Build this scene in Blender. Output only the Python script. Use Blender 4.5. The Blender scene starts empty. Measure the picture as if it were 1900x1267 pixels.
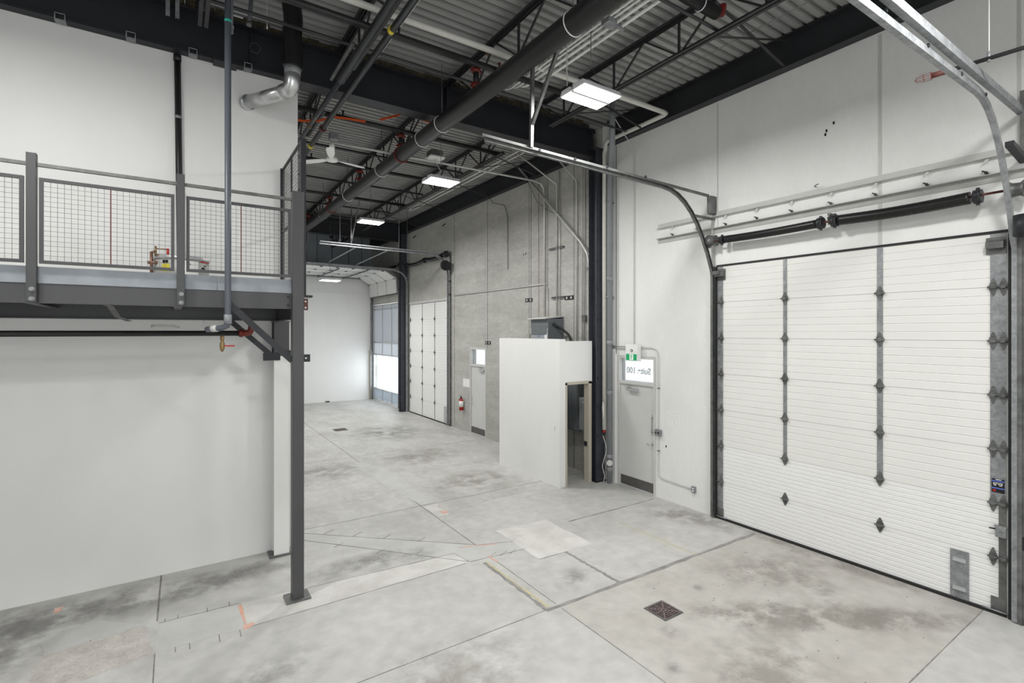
import bpy, bmesh, math, random
from mathutils import Vector, Matrix
random.seed(7)
PI = math.pi
SC = bpy.context.scene
COL = SC.collection

# ------------------------------------------------------------------ camera
cam_data = bpy.data.cameras.new('camera')
cam = bpy.data.objects.new('camera', cam_data)
COL.objects.link(cam)
cam.location = (0, 0, 3.18)
cam.rotation_euler = (PI/2, 0, -math.atan(620/931))
cam_data.sensor_width = 36
cam_data.lens = 36*931/1900
cam_data.shift_y = -17.5/1900
cam_data.clip_start = 0.05
SC.camera = cam

# ------------------------------------------------------------------ world, exposure
w = bpy.data.worlds.new('sky'); SC.world = w
w.use_nodes = True
bg = w.node_tree.nodes['Background']
bg.inputs[0].default_value = (0.93, 0.96, 1.0, 1)
bg.inputs[1].default_value = 4.0
SC.view_settings.view_transform = 'Standard'
SC.view_settings.look = 'None'
SC.view_settings.exposure = -0.10
SC.view_settings.gamma = 1.0
SC.view_settings.use_curve_mapping = False
LAMP_W = 142.0

# ------------------------------------------------------------------ materials
def srgb(r, g, b):
    f = lambda c: (c/255/12.92) if c/255 <= 0.04045 else ((c/255+0.055)/1.055)**2.4
    return (f(r), f(g), f(b), 1)

def mat(name, c, rough=0.6, metal=0.0, noise=0.0, scale=3.0, stretch=(1, 1, 1), c2=None, bump=0.0,
        spec=0.4, detail=6, ramp=(0.35, 0.65), fine=0.0, fscale=40):
    m = bpy.data.materials.new(name); m.use_nodes = True
    nt = m.node_tree; N = nt.nodes; L = nt.links
    b = N['Principled BSDF']
    b.inputs['Roughness'].default_value = rough
    b.inputs['Metallic'].default_value = metal
    b.inputs['Specular IOR Level'].default_value = spec
    c = tuple(c)+(1,) if len(c) == 3 else c
    b.inputs['Base Color'].default_value = c
    if noise > 0 or c2 or bump > 0 or fine > 0:
        tc = N.new('ShaderNodeNewGeometry'); mp = N.new('ShaderNodeMapping')
        mp.inputs['Scale'].default_value = stretch
        L.new(tc.outputs['Position'], mp.inputs['Vector'])
        n1 = N.new('ShaderNodeTexNoise'); n1.inputs['Scale'].default_value = scale
        n1.inputs['Detail'].default_value = detail; n1.inputs['Roughness'].default_value = 0.62
        L.new(mp.outputs[0], n1.inputs['Vector'])
        rp = N.new('ShaderNodeMapRange'); rp.inputs['From Min'].default_value = ramp[0]; rp.inputs['From Max'].default_value = ramp[1]
        L.new(n1.outputs['Fac'], rp.inputs['Value'])
        mx = N.new('ShaderNodeMix'); mx.data_type = 'RGBA'
        if c2 is None:
            c2 = tuple(max(0, v*(1-noise)) for v in c[:3])+(1,)
        else:
            c2 = tuple(c2)+(1,) if len(c2) == 3 else c2
        mx.inputs[6].default_value = c; mx.inputs[7].default_value = c2
        L.new(rp.outputs[0], mx.inputs[0])
        out = mx.outputs[2]
        if fine > 0:
            n2 = N.new('ShaderNodeTexNoise'); n2.inputs['Scale'].default_value = fscale; n2.inputs['Detail'].default_value = 4
            L.new(mp.outputs[0], n2.inputs['Vector'])
            r2 = N.new('ShaderNodeMapRange'); r2.inputs['From Min'].default_value = 0.3; r2.inputs['From Max'].default_value = 0.7
            r2.inputs['To Min'].default_value = 1-fine; r2.inputs['To Max'].default_value = 1+fine*0.5
            L.new(n2.outputs['Fac'], r2.inputs['Value'])
            vm = N.new('ShaderNodeVectorMath'); vm.operation = 'SCALE'
            L.new(out, vm.inputs[0]); L.new(r2.outputs[0], vm.inputs['Scale'])
            out = vm.outputs[0]
        L.new(out, b.inputs['Base Color'])
        if bump > 0:
            bp = N.new('ShaderNodeBump'); bp.inputs['Strength'].default_value = bump; bp.inputs['Distance'].default_value = 0.01
            L.new(n1.outputs['Fac'], bp.inputs['Height']); L.new(bp.outputs[0], b.inputs['Normal'])
    return m

def emis(name, c, s):
    m = bpy.data.materials.new(name); m.use_nodes = True
    N = m.node_tree.nodes; b = N['Principled BSDF']
    b.inputs['Base Color'].default_value = (*c, 1)
    b.inputs['Emission Color'].default_value = (*c, 1); b.inputs['Emission Strength'].default_value = s
    return m

def glass(name, tint, frost):
    m = bpy.data.materials.new(name); m.use_nodes = True
    nt = m.node_tree; N = nt.nodes; L = nt.links
    for n in list(N): N.remove(n)
    o = N.new('ShaderNodeOutputMaterial'); t = N.new('ShaderNodeBsdfTransparent'); g = N.new('ShaderNodeBsdfGlossy')
    g.inputs['Roughness'].default_value = 0.05; g.inputs['Color'].default_value = (0.9, 0.93, 0.95, 1)
    t.inputs['Color'].default_value = (*tint, 1)
    m1 = N.new('ShaderNodeMixShader'); m1.inputs[0].default_value = 0.06
    L.new(t.outputs[0], m1.inputs[1]); L.new(g.outputs[0], m1.inputs[2])
    d = N.new('ShaderNodeBsdfTranslucent'); d.inputs['Color'].default_value = (*tint, 1)
    d2 = N.new('ShaderNodeBsdfDiffuse'); d2.inputs['Color'].default_value = (*tint, 1)
    m3 = N.new('ShaderNodeMixShader'); m3.inputs[0].default_value = 0.5
    L.new(d.outputs[0], m3.inputs[1]); L.new(d2.outputs[0], m3.inputs[2])
    m2 = N.new('ShaderNodeMixShader'); m2.inputs[0].default_value = frost
    L.new(m1.outputs[0], m2.inputs[1]); L.new(m3.outputs[0], m2.inputs[2])
    L.new(m2.outputs[0], o.inputs[0])
    return m

M = {}
M['wall'] = mat('white_wall_paint', (0.80, 0.80, 0.785), 0.55, noise=0.045, scale=0.9, stretch=(1, 1, 0.6))
M['wallblock'] = mat('white_precast_paint', (0.80, 0.80, 0.785), 0.6, noise=0.06, scale=1.3, stretch=(1, 1, 0.5), fine=0.02, fscale=25)
M['concrete'] = mat('raw_precast_concrete', (0.50, 0.495, 0.465), 0.85, c2=(0.37, 0.365, 0.34), scale=1.1, stretch=(1, 0.8, 2.6), detail=9, ramp=(0.3, 0.72), fine=0.12, fscale=9, bump=0.15)
M['floor_g'] = mat('concrete_floor_grey', (0.54, 0.537, 0.513), 0.5, c2=(0.46, 0.457, 0.435), scale=0.9, detail=12, ramp=(0.38, 0.66), fine=0.11, fscale=6, spec=0.3)
M['floor_w'] = mat('concrete_floor_warm', (0.50, 0.485, 0.455), 0.5, c2=(0.43, 0.41, 0.38), scale=1.1, detail=12, ramp=(0.38, 0.68), fine=0.11, fscale=6, spec=0.3)
M['floor_d'] = mat('concrete_floor_worn', (0.545, 0.542, 0.518), 0.5, c2=(0.43, 0.427, 0.402), scale=1.3, stretch=(1, 0.6, 1), detail=14, ramp=(0.42, 0.66), fine=0.12, fscale=8, spec=0.3)
M['patch'] = mat('pale_patch_concrete', (0.66, 0.65, 0.62), 0.7, c2=(0.54, 0.53, 0.50), scale=3, detail=8, fine=0.06)
M['patch2'] = mat('smooth_patch_concrete', (0.555, 0.56, 0.54), 0.6, c2=(0.49, 0.495, 0.475), scale=2.5, detail=8, fine=0.05)
M['patch3'] = mat('rough_patch_concrete', (0.58, 0.555, 0.52), 0.8, c2=(0.44, 0.41, 0.38), scale=6, detail=10, fine=0.15)
M['cut'] = mat('saw_cut_dirt', (0.27, 0.265, 0.25), 0.9, c2=(0.16, 0.155, 0.15), scale=8)
M['seal'] = mat('grey_joint_filler', (0.33, 0.325, 0.31), 0.8, c2=(0.22, 0.21, 0.20), scale=5, fine=0.2)
M['stain'] = mat('damp_stain', (0.43, 0.405, 0.37), 0.45, c2=(0.36, 0.34, 0.31), scale=2, detail=8)
M['darkstain'] = mat('grime_stain', (0.34, 0.33, 0.315), 0.6, c2=(0.44, 0.43, 0.415), scale=4, detail=8)
M['yellow'] = mat('faded_yellow_line', (0.60, 0.53, 0.30), 0.8, c2=(0.42, 0.39, 0.30), scale=14)
M['orange'] = mat('orange_marking', (0.75, 0.33, 0.22), 0.8, c2=(0.6, 0.48, 0.42), scale=9)
M['dsteel'] = mat('dark_painted_steel', (0.022, 0.023, 0.027), 0.45, noise=0.25, scale=3)
M['navy'] = mat('navy_grey_steel', (0.020, 0.021, 0.026), 0.5, noise=0.2, scale=2)
M['post'] = mat('charcoal_painted_steel', (0.070, 0.070, 0.072), 0.42, noise=0.12, scale=2)
M['deck'] = mat('grey_roof_deck', (0.36, 0.36, 0.35), 0.5, c2=(0.29, 0.29, 0.285), scale=1.5, stretch=(0.5, 3, 1), spec=0.5)
M['colgrey'] = mat('blue_grey_column_paint', (0.052, 0.055, 0.068), 0.5, noise=0.25, scale=5)
M['joist'] = mat('joist_primer', (0.030, 0.031, 0.033), 0.5, noise=0.2, scale=4)
M['galv'] = mat('galvanised_steel', (0.36, 0.37, 0.38), 0.55, metal=0.45, c2=(0.23, 0.24, 0.25), scale=11, detail=8, fine=0.15)
M['galvd'] = mat('dull_galvanised_steel', (0.20, 0.205, 0.20), 0.5, metal=0.5, c2=(0.11, 0.115, 0.11), scale=8, detail=8)
M['galvpaint'] = mat('pale_galvanised_trim', (0.31, 0.335, 0.36), 0.5, metal=0.3, c2=(0.25, 0.27, 0.295), scale=4)
M['duct'] = mat('sheet_metal_duct', (0.75, 0.76, 0.77), 0.28, metal=0.85, noise=0.2, scale=7)
M['panel_old'] = mat('ivory_door_skin', (0.76, 0.755, 0.725), 0.45, noise=0.03, scale=1)
M['panel_new'] = mat('white_door_skin', (0.80, 0.80, 0.79), 0.4, noise=0.02, scale=1)
M['rubber'] = mat('black_rubber', (0.02, 0.02, 0.02), 0.7)
M['spring'] = mat('oiled_spring_steel', (0.02, 0.02, 0.02), 0.35, metal=0.3, noise=0.3, scale=20)
M['black'] = mat('black_plastic', (0.012, 0.012, 0.013), 0.35)
M['white'] = mat('white_plastic', (0.82, 0.82, 0.81), 0.4)
M['dcond'] = mat('dark_grey_conduit', (0.045, 0.048, 0.055), 0.3, metal=.3, noise=0.2, scale=5)
M['cream'] = mat('cream_pipe', (0.66, 0.65, 0.60), 0.4, noise=0.08, scale=4)
M['pvc'] = mat('grey_pipe_plastic', (0.26, 0.27, 0.285), 0.4, noise=0.06, scale=3)
M['pvcd'] = mat('slate_pipe_plastic', (0.105, 0.115, 0.135), 0.35, noise=0.08, scale=3)
M['cond'] = mat('steel_conduit', (0.60, 0.60, 0.58), 0.45, metal=0.35, noise=0.15, scale=6)
M['bpipe'] = mat('black_iron_pipe', (0.018, 0.018, 0.019), 0.42, noise=0.2, scale=6)
M['red'] = mat('red_coupling', (0.17, 0.022, 0.015), 0.45, noise=0.2, scale=10)
M['bred'] = mat('bright_red', (0.42, 0.02, 0.015), 0.4)
M['wred'] = mat('dark_red_wire', (0.20, 0.02, 0.02), 0.4)
M['redox'] = mat('red_brown_primer', (0.13, 0.045, 0.035), 0.6)
M['copper'] = mat('copper_pipe', (0.24, 0.12, 0.075), 0.4, metal=0.5, noise=0.2, scale=20)
M['brass'] = mat('brass', (0.28, 0.19, 0.09), 0.4, metal=0.6)
M['doorpaint'] = mat('grey_door_paint', (0.60, 0.60, 0.59), 0.45, noise=0.04, scale=2)
M['anglegrey'] = mat('grey_steel_angle', (0.46, 0.46, 0.44), 0.5, noise=0.12, scale=5)
M['frame'] = mat('light_grey_frame', (0.58, 0.58, 0.56), 0.5, noise=0.08, scale=5)
M['beige'] = mat('beige_frame', (0.50, 0.46, 0.38), 0.5, noise=0.06, scale=4)
M['kick'] = mat('scuffed_kick_plate', (0.14, 0.135, 0.13), 0.45, metal=0.4, noise=0.25, scale=7)
M['alum'] = mat('aluminium', (0.55, 0.56, 0.57), 0.35, metal=0.6)
M['slate'] = mat('slate_enclosure', (0.14, 0.155, 0.165), 0.5, noise=0.08, scale=3)
M['slate2'] = mat('pale_slate_enclosure', (0.33, 0.35, 0.36), 0.5, noise=0.05, scale=3)
M['siding'] = mat('blue_grey_siding', (0.42, 0.46, 0.50), 0.55, noise=0.08, scale=1)
M['green'] = emis('green_exit_panel', (0.0, 0.30, 0.10), 0.25)
M['signwhite'] = emis('white_exit_panel', (0.85, 0.9, 0.87), 0.1)
M['paper'] = mat('paper', (0.80, 0.80, 0.79), 0.8)
M['ink'] = mat('faint_ink', (0.45, 0.45, 0.45), 0.8)
M['lamp'] = emis('led_lens', (1.0, 0.995, 0.98), 9.0)
M['lampbody'] = mat('lamp_housing', (0.72, 0.72, 0.73), 0.4)
M['insul'] = mat('brown_insulation', (0.075, 0.062, 0.035), 0.95, c2=(0.02, 0.018, 0.014), scale=9)
M['otape'] = mat('orange_ribbon', (0.85, 0.13, 0.03), 0.5)
M['ytape'] = mat('yellow_tape', (0.62, 0.52, 0.05), 0.5)
M['teal'] = mat('teal_tape', (0.03, 0.42, 0.34), 0.5)
M['blue'] = mat('blue_stripe', (0.10, 0.16, 0.55), 0.4)
M['pane'] = glass('clear_glass', (0.97, 0.99, 1.0), 0.0)
M['transom'] = glass('tinted_transom_glass', (0.56, 0.57, 0.575), 0.0)  # tint added to dim the sky behind the lettering
M['frost'] = glass('frosted_blue_panel', (0.46, 0.50, 0.53), 0.85)
M['frost2'] = glass('frosted_white_panel', (0.56, 0.58, 0.60), 0.85)
M['frost3'] = glass('grey_frosted_panel', (0.46, 0.475, 0.49), 0.92)
M['hole'] = mat('dark_hole', (0.01, 0.01, 0.01), 0.9)
M['lettering'] = mat('pale_lettering', (0.60, 0.62, 0.62), 0.6)

# ------------------------------------------------------------------ geometry collector
class MB:
    def __init__(s): s.v = []; s.f = []; s.sm = []
    def add(s, vs, fs, smooth=False):
        o = len(s.v); s.v += [tuple(p) for p in vs]
        for f in fs: s.f.append([i+o for i in f]); s.sm.append(smooth)
        return s
    def box(s, x0, x1, y0, y1, z0, z1):
        v = [(x, y, z) for z in (z0, z1) for y in (y0, y1) for x in (x0, x1)]
        return s.add(v, [(0, 2, 3, 1), (4, 5, 7, 6), (0, 1, 5, 4), (2, 6, 7, 3), (0, 4, 6, 2), (1, 3, 7, 5)])
    def bar(s, p, q, w, h, up=(0, 0, 1)):
        """a rectangular bar from p to q, w across, h along up"""
        p = Vector(p); q = Vector(q); d = (q-p).normalized(); up = Vector(up)
        if abs(d.dot(up)) > 0.99: up = Vector((1, 0, 0)) if abs(d.x) < 0.9 else Vector((0, 1, 0))
        sd = d.cross(up).normalized(); u = sd.cross(d).normalized()
        v = []
        for c in (p, q):
            for a, b in ((-1, -1), (1, -1), (1, 1), (-1, 1)): v.append(c+sd*a*w/2+u*b*h/2)
        return s.add(v, [(3, 2, 1, 0), (4, 5, 6, 7), (0, 1, 5, 4), (1, 2, 6, 5), (2, 3, 7, 6), (3, 0, 4, 7)])
    def sweep(s, pts, prof, up=(0, 1, 0), smooth=False, closed=True):
        """sweep a 2-D profile (a across, b along up) along the polyline"""
        P = [Vector(p) for p in pts]; n = len(prof); up = Vector(up).normalized(); vs = []
        for i, p in enumerate(P):
            a = (P[i]-P[i-1]).normalized() if i else None
            b = (P[i+1]-P[i]).normalized() if i < len(P)-1 else None
            d = (a+b).normalized() if a and b else (a or b)
            k = 1/max(0.3, d.dot(b if b else a)) if a and b else 1
            sd = d.cross(up).normalized()
            for (x, y) in prof: vs.append(p+sd*x*k+up*y)
        fs = []
        for i in range(len(P)-1):
            for j in range(n if closed else n-1):
                k = (j+1) % n
                fs.append((i*n+j, i*n+k, (i+1)*n+k, (i+1)*n+j))
        if closed: fs += [tuple(range(n))[::-1], tuple((len(P)-1)*n+j for j in range(n))]
        return s.add(vs, fs, smooth)
    def tube(s, pts, r, n=10, caps=True):
        P = [Vector(p) for p in pts]; ref = None; vs = []
        for i, p in enumerate(P):
            a = (P[i]-P[i-1]).normalized() if i else None
            b = (P[i+1]-P[i]).normalized() if i < len(P)-1 else None
            d = (a+b) if a and b else (a or b)
            d = d.normalized() if d.length > 1e-6 else a
            if ref is None:
                ref = Vector((0, 0, 1)) if abs(d.z) < 0.9 else Vector((1, 0, 0))
            u = (ref-d*ref.dot(d)).normalized(); ref = u; w_ = d.cross(u)
            rr = r[i] if isinstance(r, (list, tuple)) else r
            for k in range(n):
                t = 2*PI*k/n; vs.append(p+u*math.cos(t)*rr+w_*math.sin(t)*rr)
        fs = [(i*n+k, i*n+(k+1) % n, (i+1)*n+(k+1) % n, (i+1)*n+k) for i in range(len(P)-1) for k in range(n)]
        s.add(vs, fs, True)
        if caps:
            o = len(s.v)-len(vs)
            s.f.append([o+k for k in range(n)][::-1]); s.sm.append(False)
            s.f.append([o+(len(P)-1)*n+k for k in range(n)]); s.sm.append(False)
        return s
    def prism(s, poly, off):
        n = len(poly); off = Vector(off)
        v = [Vector(p) for p in poly]+[Vector(p)+off for p in poly]
        return s.add(v, [tuple(range(n))[::-1], tuple(range(n, 2*n))]+[(i, (i+1) % n, n+(i+1) % n, n+i) for i in range(n)])
    def ring(s, c, ax, R, r, a0=0, a1=2*PI, n=28):
        c = Vector(c); ax = Vector(ax).normalized()
        u = ax.orthogonal().normalized(); w_ = ax.cross(u)
        pts = [c+u*math.cos(a0+(a1-a0)*i/n)*R+w_*math.sin(a0+(a1-a0)*i/n)*R for i in range(n+1)]
        return s.tube(pts, r, 6)
    def ball(s, c, r, n=10, sz=1.0):
        c = Vector(c); v = []; f = []
        for i in range(n+1):
            for k in range(n*2):
                a = PI*i/n; b = PI*k/n
                v.append(c+Vector((math.sin(a)*math.cos(b)*r, math.sin(a)*math.sin(b)*r, math.cos(a)*r*sz)))
        for i in range(n):
            for k in range(2*n): f.append((i*2*n+k, i*2*n+(k+1) % (2*n), (i+1)*2*n+(k+1) % (2*n), (i+1)*2*n+k))
        return s.add(v, f, True)
    def build(s, name, m, parent=None, bevel=0):
        me = bpy.data.meshes.new(name)
        off = Vector(parent['_w']) if parent is not None and '_w' in parent else Vector((0, 0, 0))
        me.from_pydata([Vector(p)-off for p in s.v], [], s.f)
        ms = m if isinstance(m, list) else [m]
        for x in ms: me.materials.append(M[x] if isinstance(x, str) else x)
        me.polygons.foreach_set('use_smooth', s.sm)
        bmm = bmesh.new(); bmm.from_mesh(me)
        bmesh.ops.remove_doubles(bmm, verts=bmm.verts, dist=1e-6)
        bmesh.ops.recalc_face_normals(bmm, faces=bmm.faces); bmm.to_mesh(me); bmm.free()
        o = bpy.data.objects.new(name, me); COL.objects.link(o)
        if parent is not None:
            o.parent = parent; o['_w'] = tuple(off)
        if bevel:
            md = o.modifiers.new('bevel', 'BEVEL'); md.width = bevel; md.segments = 2; md.limit_method = 'ANGLE'
        return o

def tag(o, label, cat, group=None, kind=None):
    o['label'] = label; o['category'] = cat
    if group: o['group'] = group
    if kind: o['kind'] = kind
    return o
def struct(o, label=None, cat=None):
    o['kind'] = 'structure'
    if label: o['label'] = label
    if cat: o['category'] = cat
    return o
def thing(name, loc, label, cat, group=None):
    e = bpy.data.objects.new(name, None); COL.objects.link(e); e.location = loc; e['_w'] = tuple(loc)
    e.empty_display_size = 0.1
    return tag(e, label, cat, group)
def dup(root, dx, label=None, group=None):
    def cp(o, par):
        c = o.copy(); COL.objects.link(c)
        if par is not None: c.parent = par
        for ch in [x for x in bpy.data.objects if x.parent == o]: cp(ch, c)
        return c
    r = cp(root, None); r.location = Vector(root.location)+Vector(dx)
    if '_w' in r: r['_w'] = tuple(r.location)
    if label: r['label'] = label
    if group: r['group'] = group
    return r

def arc(c, r, a0, a1, n, plane='xz'):
    out = []
    for i in range(n+1):
        a = a0+(a1-a0)*i/n; p = (r*math.cos(a), r*math.sin(a))
        if plane == 'xz': out.append((c[0]+p[0], c[1], c[2]+p[1]))
        elif plane == 'yz': out.append((c[0], c[1]+p[0], c[2]+p[1]))
        else: out.append((c[0]+p[0], c[1]+p[1], c[2]))
    return out

XW = 7.70      # inner face of the long right wall
YW = 8.01      # face of the white wall behind the mezzanine
YF = 23.60     # far wall
DZ = 7.62      # underside of the roof deck

# ================================================================== SETTING
# floor in slabs between the saw cuts
xs = [-8.2, -0.18, 3.68, 8.1]; ys = [-8, 1.79, 4.55, 8.57, 12.6, 24.1]
f = MB()
for j in range(len(ys)-1):
    for i in range(len(xs)-1):
        f.box(xs[i], xs[i+1], ys[j], ys[j+1], -0.25, 0)
floor = f.build('floor', ['floor_g', 'floor_w', 'floor_d'])
struct(floor, 'worn grey concrete slab floor with saw cuts and patches', 'floor')
for p in floor.data.polygons:
    c = p.center
    p.material_index = 0
    if c.x > 3.68 and 1.79 < c.y < 4.55: p.material_index = 1
    if c.y > 8.57 or (c.x < -0.18): p.material_index = 2
def strip(name, p, q, w_, m, h=0.0015, wob=0.0, n=1):
    mb = MB(); p = Vector((*p, 0)); q = Vector((*q, 0)); d = (q-p).normalized(); s_ = Vector((-d.y, d.x, 0))
    L_ = []; R_ = []
    for i in range(n+1):
        c = p.lerp(q, i/n)
        L_.append(c+s_*(w_/2+random.uniform(-wob, wob))); R_.append(c-s_*(w_/2+random.uniform(-wob, wob)))
    vs = [(v.x, v.y, z) for z in (0.0002, h) for v in L_+R_]; N_ = n+1; fs = []
    for i in range(n):
        fs += [(2*N_+i, 2*N_+i+1, 3*N_+i+1, 3*N_+i), (i, N_+i, N_+i+1, i+1), (i, i+1, 2*N_+i+1, 2*N_+i), (N_+i, 3*N_+i, 3*N_+i+1, N_+i+1)]
    mb.add(vs, fs)
    return mb.build(name, m, floor)
PN = [0]
def patch(name, pts, m, h=0.0012, wob=0.012, sub=7):
    P = []; PN[0] += 1; h = h+PN[0]*.00006
    for i in range(len(pts)):
        a = Vector((*pts[i], 0)); b = Vector((*pts[(i+1) % len(pts)], 0))
        for k in range(sub):
            c = a.lerp(b, k/sub)
            if k: c += Vector((random.uniform(-wob, wob), random.uniform(-wob, wob), 0))
            P.append((c.x, c.y, 0.0002))
    return MB().prism(P, (0, 0, h)).build(name, m, floor)
for k, (a, b, w_) in enumerate([((3.68, 1.8), (3.68, 4.5), .010), ((3.68, 4.6), (3.68, 6.0), .010), ((3.70, 6.5), (3.68, 23.4), .014),
        ((1.6, 8.57), (7.5, 8.57), .012), ((-8, 4.56), (3.5, 4.56), .012), ((3.68, 1.79), (7.69, 1.79), .010),
        ((-0.18, 8.0), (-0.19, 6.75), .018), ((-0.19, 6.08), (-0.18, 1.0), .010), ((1.4, 12.9), (7.6, 12.9), .012),
        ((3.68, -2), (3.68, 1.79), .010)]):
    strip('saw_cut', a, b, w_, 'cut', n=12, wob=.002)
for a, b, w_ in [((3.5, 4.55), (7.58, 4.47), .05), ((4.67, 5.62), (4.67, 4.56), .045), ((7.55, 6.46), (5.45, 6.48), .028)]:
    strip('filled_joint', a, b, w_, 'seal', h=.0026, n=24, wob=.012)
strip('yellow_line', (3.555, 5.97), (3.565, 4.60), .03, 'yellow', h=.003, n=20, wob=.008)
strip('filled_joint', (3.52, 5.97), (3.51, 4.57), .045, 'seal', h=.002, n=20, wob=.012)
strip('yellow_line', (6.13, 5.96), (6.16, 4.52), .022, 'yellow', n=18, wob=.007)
patch('patch', [(4.22, 6.83), (5.20, 6.76), (5.17, 5.60), (4.21, 5.63)], 'patch', h=.0022, wob=.018)
patch('patch', [(1.60, 8.45), (3.72, 6.52), (4.24, 6.33), (4.24, 6.02), (3.36, 6.12), (1.60, 8.15)], 'patch2')
patch('patch', [(0.61, 6.66), (3.30, 6.45), (3.36, 6.10), (0.61, 6.08)], 'patch', wob=.02, sub=14)
patch('patch', [(-0.17, 6.69), (0.60, 6.66), (0.60, 6.09), (-0.17, 6.10)], 'patch2', h=.0018)
patch('patch', [(-1.13, 6.68), (-0.29, 6.70), (-0.20, 6.10), (-0.85, 5.98), (-1.12, 6.2)], 'patch3', wob=.03)
patch('patch', [(-1.23, 7.17), (-0.74, 7.16), (-0.31, 6.76), (-0.78, 6.71), (-1.09, 6.64)], 'patch2', h=.0022)
patch('patch', [(3.42, 12.3), (3.98, 12.2), (4.02, 10.38), (4.00, 8.6), (3.72, 8.6)], 'patch2', h=.001)
patch('patch', [(3.72, 8.5), (4.0, 8.5), (3.95, 7.9), (3.74, 7.9)], 'patch', h=.001)
patch('patch', [(3.95, 8.42), (5.9, 8.46), (6.0, 8.2), (3.98, 8.05)], 'floor_d', h=.0011, wob=.03)
for a, b in [((.6, 6.075), (3.3, 6.09)), ((1.3, 6.60), (3.3, 6.46)), ((1.6, 8.14), (3.36, 6.11)), ((1.62, 8.46), (3.72, 6.53)), ((3.30, 6.46), (3.36, 6.10)), ((-.17, 6.70), (.6, 6.67)), ((3.37, 6.10), (4.25, 6.02)), ((3.72, 6.52), (4.25, 6.33)), ((4.21, 5.63), (4.67, 5.61))]:
    strip('dirt_line', a, b, .007, 'seal', h=.0033, n=14, wob=.003)
# dark film of dirt along the foot of the white wall, damp marks near the drain
def blob(name, c, rx, ry, ang, m, h=.0007, j=.22, n=26):
    P = []
    for i in range(n):
        a = 2*PI*i/n; k = 1+random.uniform(-j, j)
        x, y = rx*k*math.cos(a), ry*k*math.sin(a)
        P.append((c[0]+x*math.cos(ang)-y*math.sin(ang), c[1]+x*math.sin(ang)+y*math.cos(ang), 0.0002))
    return MB().prism(P, (0, 0, h)).build(name, m, floor)
def film(name, base, alpha):
    """thin stain whose edge fades out through transparency"""
    m = bpy.data.materials.new(name); m.use_nodes = True
    nt = m.node_tree; N = nt.nodes; L = nt.links; b = N['Principled BSDF']
    b.inputs['Base Color'].default_value = (*base, 1); b.inputs['Roughness'].default_value = .55
    tc = N.new('ShaderNodeTexCoord'); vm = N.new('ShaderNodeVectorMath'); vm.operation = 'LENGTH'
    L.new(tc.outputs['Object'], vm.inputs[0])
    g = N.new('ShaderNodeNewGeometry'); n = N.new('ShaderNodeTexNoise'); n.inputs['Scale'].default_value = 2.6; n.inputs['Detail'].default_value = 12; n.inputs['Roughness'].default_value = .68
    L.new(g.outputs['Position'], n.inputs['Vector'])
    a1 = N.new('ShaderNodeMapRange'); a1.inputs['From Min'].default_value = .15; a1.inputs['From Max'].default_value = 1.0; a1.inputs['To Min'].default_value = 1; a1.inputs['To Max'].default_value = 0
    L.new(vm.outputs['Value'], a1.inputs['Value'])
    a2 = N.new('ShaderNodeMapRange'); a2.inputs['From Min'].default_value = .40; a2.inputs['From Max'].default_value = .62
    L.new(n.outputs['Fac'], a2.inputs['Value'])
    a3 = N.new('ShaderNodeMath'); a3.operation = 'MULTIPLY'; L.new(a1.outputs[0], a3.inputs[0]); L.new(a2.outputs[0], a3.inputs[1])
    a4 = N.new('ShaderNodeMath'); a4.operation = 'MULTIPLY'; a4.inputs[1].default_value = alpha
    L.new(a3.outputs[0], a4.inputs[0]); L.new(a4.outputs[0], b.inputs['Alpha'])
    return m
M['film_w'] = film('brown_damp_film', (0.36, 0.335, 0.30), .6)
M['film_d'] = film('grey_grime_film', (0.30, 0.295, 0.285), .6)
M['film_l'] = film('chalky_scuff_film', (0.72, 0.71, 0.69), .8)
FH = [0.0024]
def stain(cx, cy, rx, ry, ang, m):
    FH[0] += .00005
    me = bpy.data.meshes.new('stain')
    n = 24; me.from_pydata([(math.cos(2*PI*i/n), math.sin(2*PI*i/n), 0) for i in range(n)], [], [tuple(range(n))])
    me.materials.append(M[m]); o = bpy.data.objects.new('stain', me); COL.objects.link(o)
    o.parent = floor; o.location = (cx, cy, FH[0]); o.rotation_euler = (0, 0, math.radians(ang)); o.scale = (rx, ry, 1)
stain(5.35, 3.25, .85, .30, -38, 'film_w'); stain(6.2, 2.55, .95, .32, -34, 'film_w'); stain(6.9, 2.1, .7, .28, -30, 'film_w'); stain(5.9, 2.8, 1.7, .42, -36, 'film_w')
stain(6.6, 3.6, 1.1, .8, -30, 'film_w'); stain(4.6, 2.6, 1.0, .7, 10, 'film_w')
stain(7.15, 5.75, .55, .75, 10, 'film_w'); stain(7.4, 5.2, .3, .8, 0, 'film_w'); stain(7.55, 3.4, .2, 2.0, 0, 'film_w')
stain(-1.0, 7.62, 2.6, .42, -3, 'film_d'); stain(-.9, 7.35, 1.9, .35, -4, 'film_d'); stain(.6, 7.45, 1.2, .35, 4, 'film_d'); stain(-1.9, 7.0, 1.1, .8, 20, 'film_d'); stain(-1.7, 6.6, 1.0, .6, 60, 'film_d')
stain(2.2, 6.85, 1.2, .35, -6, 'film_d'); stain(2.8, 11.8, 1.3, 1.2, 0, 'film_d'); stain(2.4, 10.8, 1.5, .35, 5, 'film_l'); stain(2.7, 12.6, 1.6, .4, 0, 'film_l'); stain(3.0, 9.6, 1.2, .6, 10, 'film_l')
stain(5.3, 9.4, 1.2, .9, 0, 'film_w'); stain(5.2, 12.0, 1.4, .9, 0, 'film_w'); stain(5.6, 15.4, 1.4, 1.6, 0, 'film_d'); stain(5.2, 13.2, 1.5, .25, 6, 'film_l'); stain(5.4, 10.9, 1.6, .3, -6, 'film_l')
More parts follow.
